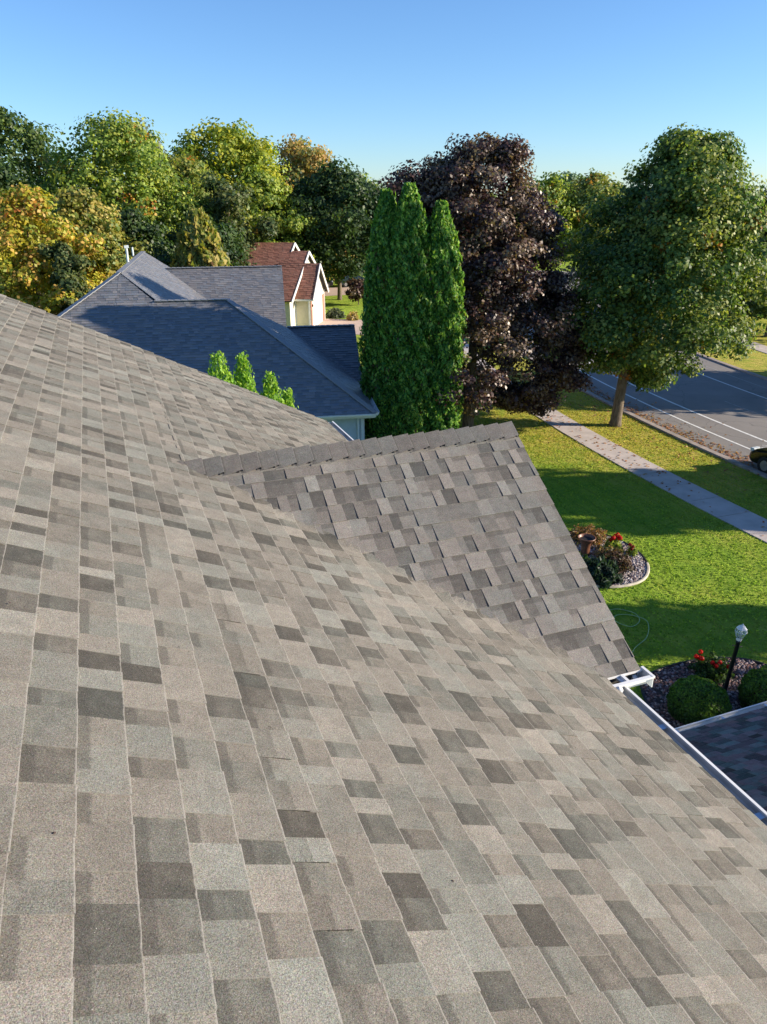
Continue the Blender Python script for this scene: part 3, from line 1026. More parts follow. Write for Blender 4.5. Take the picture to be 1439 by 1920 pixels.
# ================================================================ NEIGHBOUR A (grey hip roof, pale blue siding)
CA = Vector((8.87, 24.61, 2.7))
XA_, YA_ = Vector((.978, -.208, 0)), Vector((.208, .978, 0))
rzA = math.atan2(-.208, .978)
ha = empty('house', CA - Vector((0, 0, 2.7)), rzA, 'grey hipped roof house with pale blue siding behind the near roof', 'house')
def Z(pts, dz=2.7): return [(x, y, z + dz) for x, y, z in pts]
T_, K_, Wl, Wr = (-9.63, 6.75, 4.5), (-10.3, 18.0, 4.6), (-8.15, 5.28, 3.52), (-5.28, 5.28, 3.52)
y0, zG = 10.4, 3.87
polysA = [
    Z([(-16.38, 0, 0), (-9.63, 0, 0), T_]),
    Z([(-9.63, 0, 0), (-8.15, 0, 0), Wl, T_]),
    Z([(-8.15, 0, 0), (0, 0, 0), Wr, Wl]),
    Z([(0, 0, 0), (0, 10.56, 0), Wr]),
    Z([(-2.88, 10.56, 0), Wl, Wr, (0, 10.56, 0)]),
    Z([T_, Wl, (-2.88, 10.56, 0), (-3.3, 18.0, 0), K_]),
    Z([T_, K_, (-17.2, 18.0, 0), (-16.38, 0, 0)]),
    Z([(-2.84, y0, .0), (-2.84, y0 + zG * 1.5, zG), (-9.6, y0 + zG * 1.5, zG), (-9.6, y0, 0)]),
    Z([(-2.84, y0 + zG * 1.5, zG), (-2.84, y0 + zG * 3, 0), (-9.6, y0 + zG * 3, 0), (-9.6, y0 + zG * 1.5, zG)]),
    Z([(-.02, 5.03, .0), (.15, 5.03, 0), (.15, 7.93, 1.93), (-2.92, 7.93, 1.93)]),
    Z([(.15, 7.93, 1.93), (.15, 10.83, 0), (-.02, 10.83, 0), (-2.92, 7.93, 1.93)]),
]
roof_polys(ha, polysA, M['shingle_blue'], 60, 'roof', scale=2.2, hb=(.022, .012), skirt=.05)
# hip and ridge caps
hc = MB()
def caps(mb, a, b, step=.25, w=.28):
    a, b = Vector(a), Vector(b)
    n = max(1, int((b - a).length / step))
    for i in range(n):
        p, q = a.lerp(b, i / n), a.lerp(b, (i + 1) / n)
        mb.beam(p + Vector((0, 0, .012)), q + Vector((0, 0, .028)), w, .028)
for a, b in (((0, 0, 2.7), Z([Wr])[0]), (Z([Wr])[0], Z([Wl])[0]), ((-16.38, 0, 2.7), Z([T_])[0]), (Z([T_])[0], Z([K_])[0]),
             ((-2.84, y0 + zG * 1.5, 2.7 + zG), (-8.9, y0 + zG * 1.5, 2.7 + zG)), ((.15, 7.93, 4.63), (-2.9, 7.93, 4.63))):
    caps(hc, a, b, w=.24)
o = hc.build('ridge_caps', M['shingle_blue'], ha, attrs=True); o['kind'] = 'stuff'; o['tint'] = [.72, .6, 0.]
# clapboard walls as real laps
sd_ = MB()
def lap_wall(mb, a, b, z0, z1, lap=.115, th=.014):
    a, b = Vector((*a, 0)), Vector((*b, 0))
    d = (b - a).normalized()
    out = Vector((d.y, -d.x, 0))
    z = z0
    while z < z1 - .01:
        zt = min(z + lap, z1)
        mb.poly([a + out * th + Vector((0, 0, z)), b + out * th + Vector((0, 0, z)), b + Vector((0, 0, zt)), a + Vector((0, 0, zt))])
        mb.poly([a + Vector((0, 0, z)), b + Vector((0, 0, z)), b + out * th + Vector((0, 0, z)), a + out * th + Vector((0, 0, z))])
        z = zt
lap_wall(sd_, (-15.9, .42), (-.42, .42), 0, 2.6)
lap_wall(sd_, (-.42, .42), (-.42, 5.5), 0, 2.6)
lap_wall(sd_, (-.42, 5.5), (-.0, 5.5), 0, 2.6)
lap_wall(sd_, (-.0, 5.5), (-.0, 10.4), 0, 2.6)
lap_wall(sd_, (-16.9, 17.6), (-16.0, .42), 0, 2.6)
lap_wall(sd_, (-3.2, 10.6), (-3.2, 21.6), 0, 2.6)
sd_.build('siding', M['siding'], ha)
w = MB()
w.poly([(0, 5.4, 2.6), (0, 10.4, 2.6), (0, 7.93, 4.5)])
w.poly([(-3.0, y0 + .3, 2.6), (-3.0, y0 + zG * 3 - .3, 2.6), (-3.0, y0 + zG * 1.5, 2.6 + zG)])
w.build('gable_wall', M['cream'], ha)
tb = MB()
tb.box((-.50, .37, 0), (-.37, .41, 2.6)); tb.box((-.405, .37, 0), (-.37, .5, 2.6))
tb.build('corner_board', M['trimblue'], ha)
tb = MB(); tb.box((-16.2, .06, 2.50), (-.02, .42, 2.56)); tb.box((-.42, .42, 2.5), (-.02, 5.0, 2.56)); tb.build('soffit', M['trimblue'], ha)
tb = MB()
tb.beam((-.62, .34, 2.45), (-.62, .34, .1), .07, .055, Vector((1, 0, 0)))
tb.beam((-.62, .34, 2.42), (-.62, .0, 2.58), .06, .06)
tb.build('downspout', M['trimblue'], ha)
gutter('gutter', (-16.3, -.0, 2.69), (.0, -.0, 2.69), (0, 1, 0), ha, w=.13, d=.12)
gutter('gutter', (.02, 0.14, 2.69), (.02, 5.0, 2.69), (-1, 0, 0), ha, w=.13, d=.12)
gutter('gutter', (-.4, 5.03, 2.69), (.16, 5.03, 2.69), (0, 1, 0), ha, w=.13, d=.12)

# white pole with cap, small vent
vp = empty('vent_pole', (1.3, 38.0, 0), 0, 'thin white pole with a small cap standing behind the grey hipped roof', 'pole')
mb = MB(); mb.tube([(0, 0, 0), (.15, 0, 7.9)], .055, 8); mb.build('pole', M['pvc'], vp)
mb = MB(); mb.beam((.06, 0, 7.93), (.26, 0, 7.95), .14, .12); mb.build('cap', M['pvc'], vp)
mb = MB(); mb.tube([(-10.55, 16.2, 7.2), (-10.55, 16.2, 7.65)], .05, 8)
mb.build('roof_vent', M['pvc'], ha)

# ================================================================ NEIGHBOUR B (red-brown roof, cream walls)
phi = -.5
hb_ = empty('house', (18.33, 63.99, 0), phi, 'cream house with red-brown shingled roof and street-facing garage gable', 'house')
def zb(y, ya=-.6, za=5.8, t=.52): return za - t * abs(y - ya)
GWd, GA, GE = 5.0, 4.95, 2.8
tg2 = (GA - GE) / (GWd / 2)
polysB = [
    [(.35, -GWd - .4, GE - .4 * tg2), (.35, -GWd / 2, GA), (-3.2, -GWd / 2, GA), (-3.2, -GWd - .4, GE - .4 * tg2)],
    [(.35, .4, GE - .4 * tg2), (.35, -GWd / 2, GA), (-3.2, -GWd / 2, GA), (-3.2, .4, GE - .4 * tg2)],
    [(-1.0, -7.0, zb(-7.0)), (-1.0, -.6, 5.8), (-2.49, -.6, 5.8), (-2.49, -7.0, zb(-7.0))],
    [(-1.0, 5.8, zb(5.8)), (-1.0, -.6, 5.8), (-8, -.6, 5.8), (-8, 5.8, zb(5.8))],
    [(-2.5, -7.0, zb(-7.0)), (-2.5, .55, 6.4), (-20, .55, 6.4), (-20, -7.0, zb(-7.0))],
    [(-2.5, 7.6, 2.73), (-2.5, .55, 6.4), (-20, .55, 6.4), (-20, 7.6, 2.73)],
]
roof_polys(hb_, polysB, M['shingle_red'], 90, 'roof', e=.2, scale=3.2, hb=(.03, .015), skirt=.08)
w = MB()
w.box((-3.2, -GWd, 0), (0, 0, GE - .12)); w.poly([(0, -GWd, GE - .12), (0, 0, GE - .12), (0, -GWd / 2, GA - .15)])
w.box((-8, -6.6, 0), (-1.3, 5.4, 2.5)); w.poly([(-1.3, -6.6, 2.5), (-1.3, 5.4, 2.5), (-1.3, -.6, 5.62)])
w.box((-19.6, -6.6, 0), (-2.8, 7.2, 2.5)); w.poly([(-2.8, -6.6, 2.5), (-2.8, 7.2, 2.5), (-2.8, .55, 6.2)])
w.build('wall', M['cream'], hb_)
w = MB(); w.box((-1.28, -GWd - .02, .1), (-.18, -GWd, GE - .45)); w.build('side_panel', M['beige'], hb_)
w = MB()
for x0, x1 in ((-1.3, -1.2), (-.2, -.1)): w.box((x0, -GWd - .05, 0), (x1, -GWd, GE - .4))
w.build('corner_trim', M['trimblue'], hb_)
dr = MB(); dr.box((-.02, -4.4, .02), (.02, -.75, 2.15)); door = dr.build('garage_door', M['creamdoor'], hb_)
for r_ in range(4):
    for c_ in range(4):
        mb = MB(); mb.box((.021, -4.33 + c_ * .9, .08 + r_ * .52), (.035, -3.55 + c_ * .9, .50 + r_ * .52))
        mb.build('panel', M['creamdoor'], door)
w = MB(); w.box((.0, -.62, 0), (.06, -.02, 2.25)); w.build('brick_pier', M['brick'], hb_)
w = MB(); w.box((.0, -GWd + .02, 0), (.06, -GWd + .42, 2.25)); w.build('brick_pier', M['brick'], hb_)
w = MB(); w.box((.0, -.02, 0), (.07, .08, GE - .2)); w.build('downspout', M['white'], hb_)
tb = MB()
for a, b in (((.37, -GWd / 2, GA - .07), (.37, -GWd - .45, GE - .45 * tg2 - .07)), ((.37, -GWd / 2, GA - .07), (.37, .45, GE - .45 * tg2 - .07)),
             ((-.98, -.6, 5.72), (-.98, -7.1, zb(-7.1) - .08)), ((-.98, -.6, 5.72), (-.98, 5.9, zb(5.9) - .08)),
             ((-2.48, .55, 6.32), (-2.48, -.75, 5.66)), ((-2.48, .55, 6.32), (-2.48, 7.7, 2.62))):
    tb.beam(a, b, .05, .24)
tb.build('rake_board', M['white'], hb_)
tb = MB(); tb.beam((.35, -GWd - .45, GE - .45 * tg2 - .06), (-1.3, -GWd - .45, GE - .45 * tg2 - .06), .12, .12); tb.build('gutter', M['white'], hb_)
# lantern beside the garage door
tb = MB(); tb.box((.06, -4.72, 1.75), (.16, -4.62, 1.95)); tb.build('wall_lantern', M['black'], hb_)
mb = MB()
X2 = Vector((math.cos(phi), math.sin(phi), 0)); Y2 = Vector((-X2.y, X2.x, 0)); G0 = Vector((18.33, 63.99, 0))
mb.poly([G0 + Y2 * .6, G0 - Y2 * 6.5, G0 - Y2 * 8 + X2 * 9, G0 - Y2 * 2 + X2 * 12 , G0 + Y2 * .2 + X2 * 4.5])
mb.v = [(x, y, .02) for x, y, z in mb.v]
mb.build('driveway', M['drive']); bpy.data.objects['driveway']['kind'] = 'structure'

# ================================================================ CARS
def car(name, loc, rz, label, paint, L=4.7, Wd=1.86, Hh=1.65, suv=True, group=None):
    root = empty(name, loc, rz, label, 'car', group)
    hw = Wd / 2
    # side profile of the lower body, x forward
    low = [(-.5, .32), (-.5, .62), (-.485, .92), (-.44, 1.0), (-.2, 1.02), (.12, 1.0), (.30, .95), (.44, .82), (.49, .66), (.5, .42), (.47, .28), (-.47, .26)]
    sec = [(-1, .86), (-.93, 1.0), (0, 1.0), (.93, 1.0), (1, .86)]
    mb = MB()
    ys = [(-1.0, .93), (-.9, 1.0), (.9, 1.0), (1.0, .93)]
    rings = []
    for (yy, sc) in ys:
        rings.append([(x * L * (sc if abs(yy) > .95 else 1), yy * hw, .62 + (z - .62) * (sc if abs(yy) > .95 else 1)) for x, z in low])
    vs = [p for r_ in rings for p in r_]
    n = len(low)
    fs = [tuple(range(n)), tuple(reversed(range(3 * n, 4 * n)))]
    for i in range(3):
        for k in range(n):
            k2 = (k + 1) % n
            fs.append((i * n + k, (i + 1) * n + k, (i + 1) * n + k2, i * n + k2))
    mb.mesh(vs, fs)
    body = mb.build('body', paint, root)
    bevel(body, .05, 3)
    # glasshouse: dark glass prism narrowing to the roof, with a painted roof on top
    zt = Hh - .06
    bot = [(-.47 * L if suv else -.36 * L, .97), (.20 * L, .97)]
    top = [(-.40 * L if suv else -.24 * L, zt), (.03 * L, zt)]
    g_ = MB()
    b4 = [(bot[0][0], -hw * .95), (bot[1][0], -hw * .92), (bot[1][0], hw * .92), (bot[0][0], hw * .95)]
    t4 = [(top[0][0], -hw * .74), (top[1][0], -hw * .74), (top[1][0], hw * .74), (top[0][0], hw * .74)]
    vs = [(x, y, .97) for x, y in b4] + [(x, y, zt) for x, y in t4]
    g_.mesh(vs, [(0, 3, 2, 1), (4, 5, 6, 7), (0, 1, 5, 4), (1, 2, 6, 5), (2, 3, 7, 6), (3, 0, 4, 7)])
    bevel(g_.build('window', M['glassdark'], root), .04, 2)
    rf = MB()
    rf.box((top[0][0] - .06, -hw * .76, zt - .02), (top[1][0] + .05, hw * .76, zt + .055))
    bevel(rf.build('roof', paint, root), .04, 3)
    pl = MB()
    for sy in (-1, 1):
        for k in (0, .36, .68, 1):
            xb = bot[0][0] + (bot[1][0] - bot[0][0]) * k
            xt = top[0][0] + (top[1][0] - top[0][0]) * k
            pl.beam((xb, sy * hw * .95, .97), (xt, sy * hw * .76, zt), .07, .05, Vector((0, 1, 0)))
    pl.build('pillar', paint, root)
    for sx in (-.31, .31):
        for sy in (-1, 1):
            mb = MB(); n = 20
            for (r1, y1, r2, y2) in ((.34, -.11, .34, .11), (.34, .11, .20, .115), (.34, -.11, .20, -.115)):
                for k in range(n):
                    a0, a1 = 2 * math.pi * k / n, 2 * math.pi * (k + 1) / n
                    mb.poly([(r1 * math.cos(a0), y1, r1 * math.sin(a0)), (r1 * math.cos(a1), y1, r1 * math.sin(a1)), (r2 * math.cos(a1), y2, r2 * math.sin(a1)), (r2 * math.cos(a0), y2, r2 * math.sin(a0))])
            wh = mb.build('wheel', M['rubber'], root, loc=(sx * L, sy * (hw - .10), .34))
            mb = MB()
            for s2 in (-1, 1):
                mb.poly([(.2 * math.cos(2 * math.pi * k / n), s2 * .112, .2 * math.sin(2 * math.pi * k / n)) for k in range(n)])
                for k in range(5):
                    a = 2 * math.pi * k / 5
                    mb.beam((0, s2 * .118, 0), (.19 * math.cos(a), s2 * .118, .19 * math.sin(a)), .05, .02, Vector((0, 1, 0)))
            mb.build('rim', M['silverpaint'], wh)
    for sy in (-1, 1):
        mb = MB(); mb.box((-.503 * L, sy * hw * .82 - .12, .78), (-.47 * L, sy * hw * .82 + .12, .98)); bevel(mb.build('tail_lamp', M['lens_red'], root), .02)
        mb = MB(); mb.box((.455 * L, sy * hw * .74 - .17, .68), (.492 * L, sy * hw * .74 + .17, .82)); bevel(mb.build('headlight', M['pvc'], root), .02)
        mb = MB(); mb.box((.13 * L, sy * (hw + .1) - .08, 1.0), (.16 * L, sy * (hw + .1) + .08, 1.13)); bevel(mb.build('mirror', paint, root), .02)
    return root
car('parked_car', (24.1, 18.4, .012), R(90), 'black car parked at the kerb, its end entering the right edge of view', M['blackpaint'], L=4.8)
car('parked_car', (29.2, 88.3, .01), R(3), 'dark teal car parked beyond the far tree trunk', M['navypaint'], L=4.5, Hh=1.5, suv=False)
car('parked_car', (24.0, 88.0, .01), R(3), 'dark car half hidden behind the red-roofed garage corner', M['blackpaint'], L=4.5, Hh=1.5, suv=False)

# ================================================================ LAMP POST
lp = empty('lamp_post', (11.34, 9.54, 0), 0, 'black garden lamp post with white faceted glass lantern', 'lamp post')
lp.rotation_euler = (R(1), R(2.5), 0)
mb = MB(); mb.lathe([(.055, -.05), (.055, .05), (.042, .08), (.042, 1.42), (.05, 1.45), (.05, 1.5), (.0, 1.5)], 14); mb.build('post', M['black'], lp, smooth=True)
mb = MB(); mb.tube([(-.16, -.02, 1.42), (.17, .02, 1.30)], .012, 6); mb.build('crossbar', M['black'], lp)
mb = MB(); mb.lathe([(.05, 1.5), (.06, 1.53), (.045, 1.56), (.07, 1.58)], 8); mb.build('lantern_base', M['white'], lp)
gl, t_, b_ = nt('lantern_glass')
b_.inputs['Base Color'].default_value = (.75, .9, .85, 1); b_.inputs['Roughness'].default_value = .08
b_.inputs['Transmission Weight'].default_value = .75; b_.inputs['IOR'].default_value = 1.3
M['lglass'] = gl
for k in range(8):
    a0, a1 = 2 * math.pi * k / 8, 2 * math.pi * (k + 1) / 8
    mb = MB()
    for (r1, z1, r2, z2) in ((.07, 1.58, .115, 1.72), (.115, 1.72, .09, 1.79)):
        mb.poly([(r1 * math.cos(a0), r1 * math.sin(a0), z1), (r1 * math.cos(a1), r1 * math.sin(a1), z1), (r2 * math.cos(a1), r2 * math.sin(a1), z2), (r2 * math.cos(a0), r2 * math.sin(a0), z2)])
    mb.build('pane', M['lglass'], lp)
fr = MB()
for k in range(8):
    a0 = 2 * math.pi * k / 8
    c_, s_ = math.cos(a0), math.sin(a0)
    fr.tube([(.07 * c_, .07 * s_, 1.58), (.117 * c_, .117 * s_, 1.72), (.09 * c_, .09 * s_, 1.79)], .006, 5)
    a1 = a0 + math.pi / 4
    fr.tube([(.117 * c_, .117 * s_, 1.72), (.117 * math.cos(a1), .117 * math.sin(a1), 1.72)], .007, 5)
fr.build('lantern_frame', M['white'], lp)
mb = MB(); mb.lathe([(.11, 1.785), (.10, 1.80), (.05, 1.85), (.02, 1.865), (.018, 1.89), (.0, 1.90)], 8); mb.build('lantern_cap', M['white'], lp)
mb = MB(); mb.lathe([(0, 1.6), (.025, 1.6), (.035, 1.66), (.02, 1.72), (0, 1.73)], 8); mb.build('bulb', M['white'], lp, smooth=True)

# ================================================================ BEDS, SHRUBS, FLOWERS
def inside(x, y, poly):
    c = False
    for i in range(len(poly)):
        (x1, y1), (x2, y2) = poly[i], poly[i - 1]
        if (y1 > y) != (y2 > y) and x < (x2 - x1) * (y - y1) / (y2 - y1) + x1: c = not c
    return c
def rocks(name, poly, n, pal, size, label=None):
    xs_ = [p[0] for p in poly]; ys_ = [p[1] for p in poly]
    V, F, Cc = [], [], []
    ico = [(0, 0, 1), (.9, 0, .2), (.28, .85, .2), (-.73, .53, .2), (-.73, -.53, .2), (.28, -.85, .2)]
    k = 0
    while k < n:
        x, y = random.uniform(min(xs_), max(xs_)), random.uniform(min(ys_), max(ys_))
        if not inside(x, y, poly): continue
        k += 1
        s = size * random.uniform(.5, 1.5); a = random.random() * 6.28
        sx, sy, sz = s * random.uniform(.7, 1.2), s * random.uniform(.7, 1.2), s * random.uniform(.5, .9)
        b = len(V)
        for p in ico:
            px, py = p[0] * sx, p[1] * sy
            V.append((x + px * math.cos(a) - py * math.sin(a), y + px * math.sin(a) + py * math.cos(a), .02 + p[2] * sz))
        c = random.choice(pal); m_ = random.uniform(.7, 1.25)
        for f in ((0, 1, 2), (0, 2, 3), (0, 3, 4), (0, 4, 5), (0, 5, 1)):
            F.append(tuple(b + i for i in f)); Cc.append([c[0] * m_, c[1] * m_, c[2] * m_, 1])
    me = bpy.data.meshes.new(name); me.from_pydata(V, [], F)
    ca = me.attributes.new('col', 'FLOAT_COLOR', 'FACE'); ca.data.foreach_set('color', np.array(Cc, np.float32).ravel())
    me.materials.append(M['rocks'])
    o = link(name, me); o['kind'] = 'stuff'
    return o
def smooth_loop(pts, n=6):
    out = []
    N = len(pts)
    for i in range(N):
        p0, p1, p2, p3 = (Vector(pts[(i + k - 1) % N]) for k in range(4))
        for j in range(n):
            t = j / n
            out.append(tuple(.5 * ((2 * p1) + (-p0 + p2) * t + (2 * p0 - 5 * p1 + 4 * p2 - p3) * t * t + (-p0 + 3 * p1 - 3 * p2 + p3) * t ** 3)))
    return out
bedA = smooth_loop([(11.0, 15.6), (11.55, 14.85), (12.3, 14.42), (13.2, 14.5), (13.9, 15.15), (14.25, 16.05), (14.2, 17.0), (13.8, 17.75), (13.0, 18.0), (12.0, 17.4), (11.2, 16.6)])
mb = MB(); mb.poly([(x, y, .012) for x, y in bedA]); b1 = mb.build('flower_bed', M['soil']); b1['kind'] = 'structure'
rocks('river_rocks', bedA, 5200, [(.45, .38, .33), (.30, .22, .20), (.55, .5, .45), (.22, .17, .17), (.38, .36, .38)], .038)
edge_root = empty('bed_edging', (0, 0, 0), 0, 'pale curved edging around the island flower bed', 'garden edging')
mb = MB()
lp2 = bedA
mb.tube([(x, y, .03) for x, y in lp2[4:26]], .045, 6); mb.build('stone_strip', M['stone_edge'], edge_root)
mb = MB(); mb.tube([(x, y, .03) for x, y in lp2[25:62] + lp2[:1]], .03, 6); mb.build('dark_strip', M['edging'], edge_root)

bedB = smooth_loop([(8.4, 6.5), (9.2, 8.4), (9.75, 10.1), (10.3, 10.75), (11.4, 10.9), (12.5, 10.7), (13.2, 10.1), (13.4, 8.6), (13.2, 6.6), (10.5, 6.3)])
mb = MB(); mb.poly([(x, y, .012) for x, y in bedB]); b2 = mb.build('shrub_bed', M['soil']); b2['kind'] = 'structure'
rocks('lava_rocks', bedB, 9000, [(.16, .07, .06), (.24, .13, .11), (.10, .06, .06), (.34, .27, .25), (.20, .15, .16)], .034)
mb = MB(); mb.tube([(x, y, .03) for x, y in bedB[10:42]], .028, 6)
tag(mb.build('bed_border', M['edging']), 'black plastic edging between the lawn and the shrub bed', 'garden edging')
mb = MB(); mb.box((8.15, 6.6, .015), (8.8, 9.4, .05)); tag(mb.build('stepping_path', M['concrete']), kind='structure')

def ball_shrub(loc, r, label, squash=.85, n=16000):
    root = empty('boxwood', loc, 0, label, 'shrub', 'clipped round shrubs by the lamp post')
    d = RNG.normal(size=(n, 3)); d /= np.linalg.norm(d, axis=1, keepdims=True)
    d = d[d[:, 2] > -.55]; n = len(d)
    lump = 1 + .035 * np.sin(9 * d[:, 0] + 3) * np.sin(8 * d[:, 1]) + .03 * np.sin(17 * d[:, 2] + 6 * d[:, 0])
    P = d * r * lump[:, None] * (1 - .10 * RNG.random((n, 1)) ** 2)
    P[:, 2] = P[:, 2] * squash + r * squash * .72
    Nn = d + RNG.normal(size=(n, 3)) * .6
    # sunlit top painted into the leaf colour: lighter green towards the crown
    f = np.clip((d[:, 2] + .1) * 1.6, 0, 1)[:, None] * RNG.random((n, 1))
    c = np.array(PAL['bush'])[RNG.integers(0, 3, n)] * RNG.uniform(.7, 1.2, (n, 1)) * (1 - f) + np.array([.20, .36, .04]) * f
    leaves_mesh('foliage', P, Nn, .035, c, M['leaf'], root, elong=1.6)
    mb = MB(); mb.lathe([(.0, .02), (r * .5, .05), (r * .86, r * .5), (r * .88, r * .8), (r * .7, r * 1.15), (0, r * 1.38)], 14); mb.build('inner_twigs', M['soil'], root, smooth=True)
    return root
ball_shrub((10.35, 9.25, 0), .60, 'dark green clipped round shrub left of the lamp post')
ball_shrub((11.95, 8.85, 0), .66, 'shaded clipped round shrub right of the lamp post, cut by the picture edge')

def plant(name, loc, r, h, pal, label, n=2500, leaf=.05, cat='plant', flowers=None, spiky=False, group=None):
    root = empty(name, loc, 0, label, cat, group)
    d = RNG.normal(size=(n, 3)); d /= np.linalg.norm(d, axis=1, keepdims=True); d[:, 2] = abs(d[:, 2])
    rad = RNG.random(n) ** .45
    lump = 1 + .22 * np.sin(6 * np.arctan2(d[:, 1], d[:, 0])) * np.sin(5 * d[:, 2] + 1)
    P = d * np.array([r, r, h]) * (rad * lump)[:, None] + np.array([0, 0, .03])
    Nn = d + RNG.normal(size=(n, 3)) * (.9)
    Pp = np.array(PAL[pal]) if isinstance(pal, str) else np.array(pal)
    c = Pp[RNG.integers(0, len(Pp), n)] * RNG.uniform(.7, 1.3, (n, 1))
    leaves_mesh('foliage', P, Nn, leaf, c, M['leaf'], root, elong=3. if spiky else 1.4, updir=d if spiky else None)
    mb = MB()
    for k in range(7):
        a = k * .9
        mb.tube([(0, 0, 0), (r * .4 * math.cos(a), r * .4 * math.sin(a), h * .45), (r * .6 * math.cos(a), r * .6 * math.sin(a), h * .8)], [.012, .009, .004], 5)
    mb.build('stem', M['bark'], root)
    if flowers:
        fc, nf, fs = flowers
        for k in range(nf):
            a = random.random() * 6.28; q = math.sqrt(random.random()) * r * .95
            m_ = 60
            dd = RNG.normal(size=(m_, 3)); dd /= np.linalg.norm(dd, axis=1, keepdims=True)
            PP = dd * fs + np.array([q * math.cos(a), q * math.sin(a), h * random.uniform(.85, 1.15)])
            leaves_mesh('flower', PP, dd, fs * .7, np.array([fc] * m_) * RNG.uniform(.7, 1.2, (m_, 1)), M['leaf'], root)
    return root
RED_ = (.62, .012, .012)
DK = [(.020, .045, .030), (.03, .06, .04), (.045, .075, .055)]
RU = [(.08, .05, .045), (.12, .07, .05), (.05, .06, .035)]
plant('shrub_rose', (11.75, 10.35, 0), .42, .42, 'bush', 'red flowering plant behind the clipped shrub, left of the lamp post', 1800, .055, flowers=(RED_, 8, .045))
plant('geranium', (13.55, 16.35, 0), .28, .46, 'green', 'red geranium clump right of the tall brown pot', 900, .06, flowers=(RED_, 8, .06))
plant('geranium', (13.95, 15.95, 0), .16, .30, 'green', 'small red geranium on the island bed edge', 500, .05, flowers=((.30, .02, .02), 4, .04))
plant('perennial', (13.35, 17.35, 0), .65, .34, [(.34, .17, .08), (.26, .14, .08), (.14, .13, .04)], 'rusty orange faded flowers behind the brown pot', 2600, .05)
plant('perennial', (13.15, 16.0, 0), .45, .32, [(.32, .22, .12), (.2, .16, .09), (.1, .12, .04)], 'cream and brown low plant right of the brown pot', 2000, .045)
plant('spirea', (12.9, 15.45, 0), .55, .50, RU, 'dusky reddish shrub in the middle of the island bed', 3000, .055, 'shrub')
plant('juniper', (12.1, 15.05, 0), .55, .52, DK, 'blue green juniper at the near side of the island bed', 4200, .07, 'shrub', spiky=True)
plant('juniper', (11.8, 15.75, 0), .42, .42, [(.05, .10, .035), (.07, .13, .05)], 'mid green feathery plant by the roof edge in the island bed', 2400, .06, 'shrub', spiky=True)
pt = empty('urn', (12.62, 16.45, 0), 0, 'tall brown glazed pot with flared rim in the island bed', 'plant pot')
mb = MB(); mb.lathe([(0, .0), (.14, 0), (.16, .04), (.13, .25), (.15, .42), (.24, .55), (.27, .58), (.27, .61), (.245, .61), (.235, .57), (.20, .52), (0, .5)], 22); mb.build('bowl', M['pot'], pt, smooth=True)
mb = MB(); mb.lathe([(0, .53), (.205, .53)], 18); mb.build('potting_soil', M['edging'], pt)
# garden hose
hz = [(10.1, 11.2), (10.75, 11.75), (11.35, 12.05), (11.78, 12.5), (11.86, 12.8), (11.62, 13.1), (11.3, 13.18), (11.12, 12.95), (11.32, 12.6), (11.7, 12.75), (11.82, 13.1), (11.5, 13.45), (11.0, 13.35), (10.5, 13.0), (10.0, 12.9)]
hp = []
for i in range(len(hz) - 1):
    p0, p1, p2, p3 = (Vector(hz[min(max(i + k - 1, 0), len(hz) - 1)]) for k in range(4))
    for j in range(6):
        t = j / 6
        v = .5 * ((2 * p1) + (-p0 + p2) * t + (2 * p0 - 5 * p1 + 4 * p2 - p3) * t * t + (-p0 + 3 * p1 - 3 * p2 + p3) * t ** 3)
        hp.append((v.x, v.y, .035))
mb = MB(); mb.tube(hp, .011, 6)
tag(mb.build('garden_hose', M['hose'], smooth=True), 'thin green hose looped on the shaded lawn', 'hose')

# plants near the red-roofed house
plant('perennial', (20.6, 62.9, 0), .55, .7, [(.45, .30, .08), (.5, .4, .25), (.2, .2, .05)], 'golden orange plant at the corner of the far driveway', 900, .13)
plant('perennial', (19.6, 64.9, 0), .9, .8, [(.06, .09, .05), (.12, .14, .09)], 'grey green clump beside the far driveway', 1200, .13)

# ================================================================ TREES
tree('maple_tree', (21.95, 27.43, 0), [2.4, 3.6, 4.2, 4.4, 4.3, 4.0, 3.5, 3.0, 2.4, 1.7, .8], 2.9, 12.1, 'maple',
     'broad green maple with a few orange leaves on the grass verge by the street', r=.24, nclump=900, per=150, rc=.62, leaf=.12, accent=.035, lean=(.9, -.3), shift=(.8, -.3), wobk=.5, shell=.42,
     blobs=[(.8, -.3, 2.5, .5, 16), (1.5, -.5, 2.2, .45, 12), (.3, 0, 3.0, .5, 10), (.6, .2, 3.2, .8, 20)])
tree('maple_tree', (14.9, 28.9, 0), [2.8, 3.9, 4.1, 3.9, 3.5, 3.2, 3.0, 2.8, 2.3, 1.7, .9], 1.7, 11.9, 'purple',
     'dark purple-leaved maple right of the tall evergreens', r=.24, nclump=800, per=150, rc=.50, leaf=.103, lean=(.3, -.1), shell=.42, wobk=.6, accent=.02, acpal='olive', mat='gloss_leaf',
     blobs=[(-2.5, 1.0, 9.9, 1.1, 50), (-1.2, .4, 10.6, 1.0, 36), (2.9, -1.0, 9.1, .55, 12), (2.3, -.8, 8.6, .6, 14), (4.0, -1.4, 4.0, 1.0, 44), (3.9, -1.3, 2.6, .8, 34), (2.9, -.8, 1.5, .6, 26), (1.6, -.4, 1.6, .6, 20), (2.4, -.9, 1.6, .6, 18), (.9, -.3, 11.6, .6, 16), (3.2, -1.1, 6.4, .8, 22), (3.0, -1.0, 1.9, .7, 18)])
ARB = [.9, 1.02, 1.06, 1.06, 1.04, 1.0, .97, .9, .76, .54, .16]
gA = 'tall columnar evergreens beside the grey hipped house'
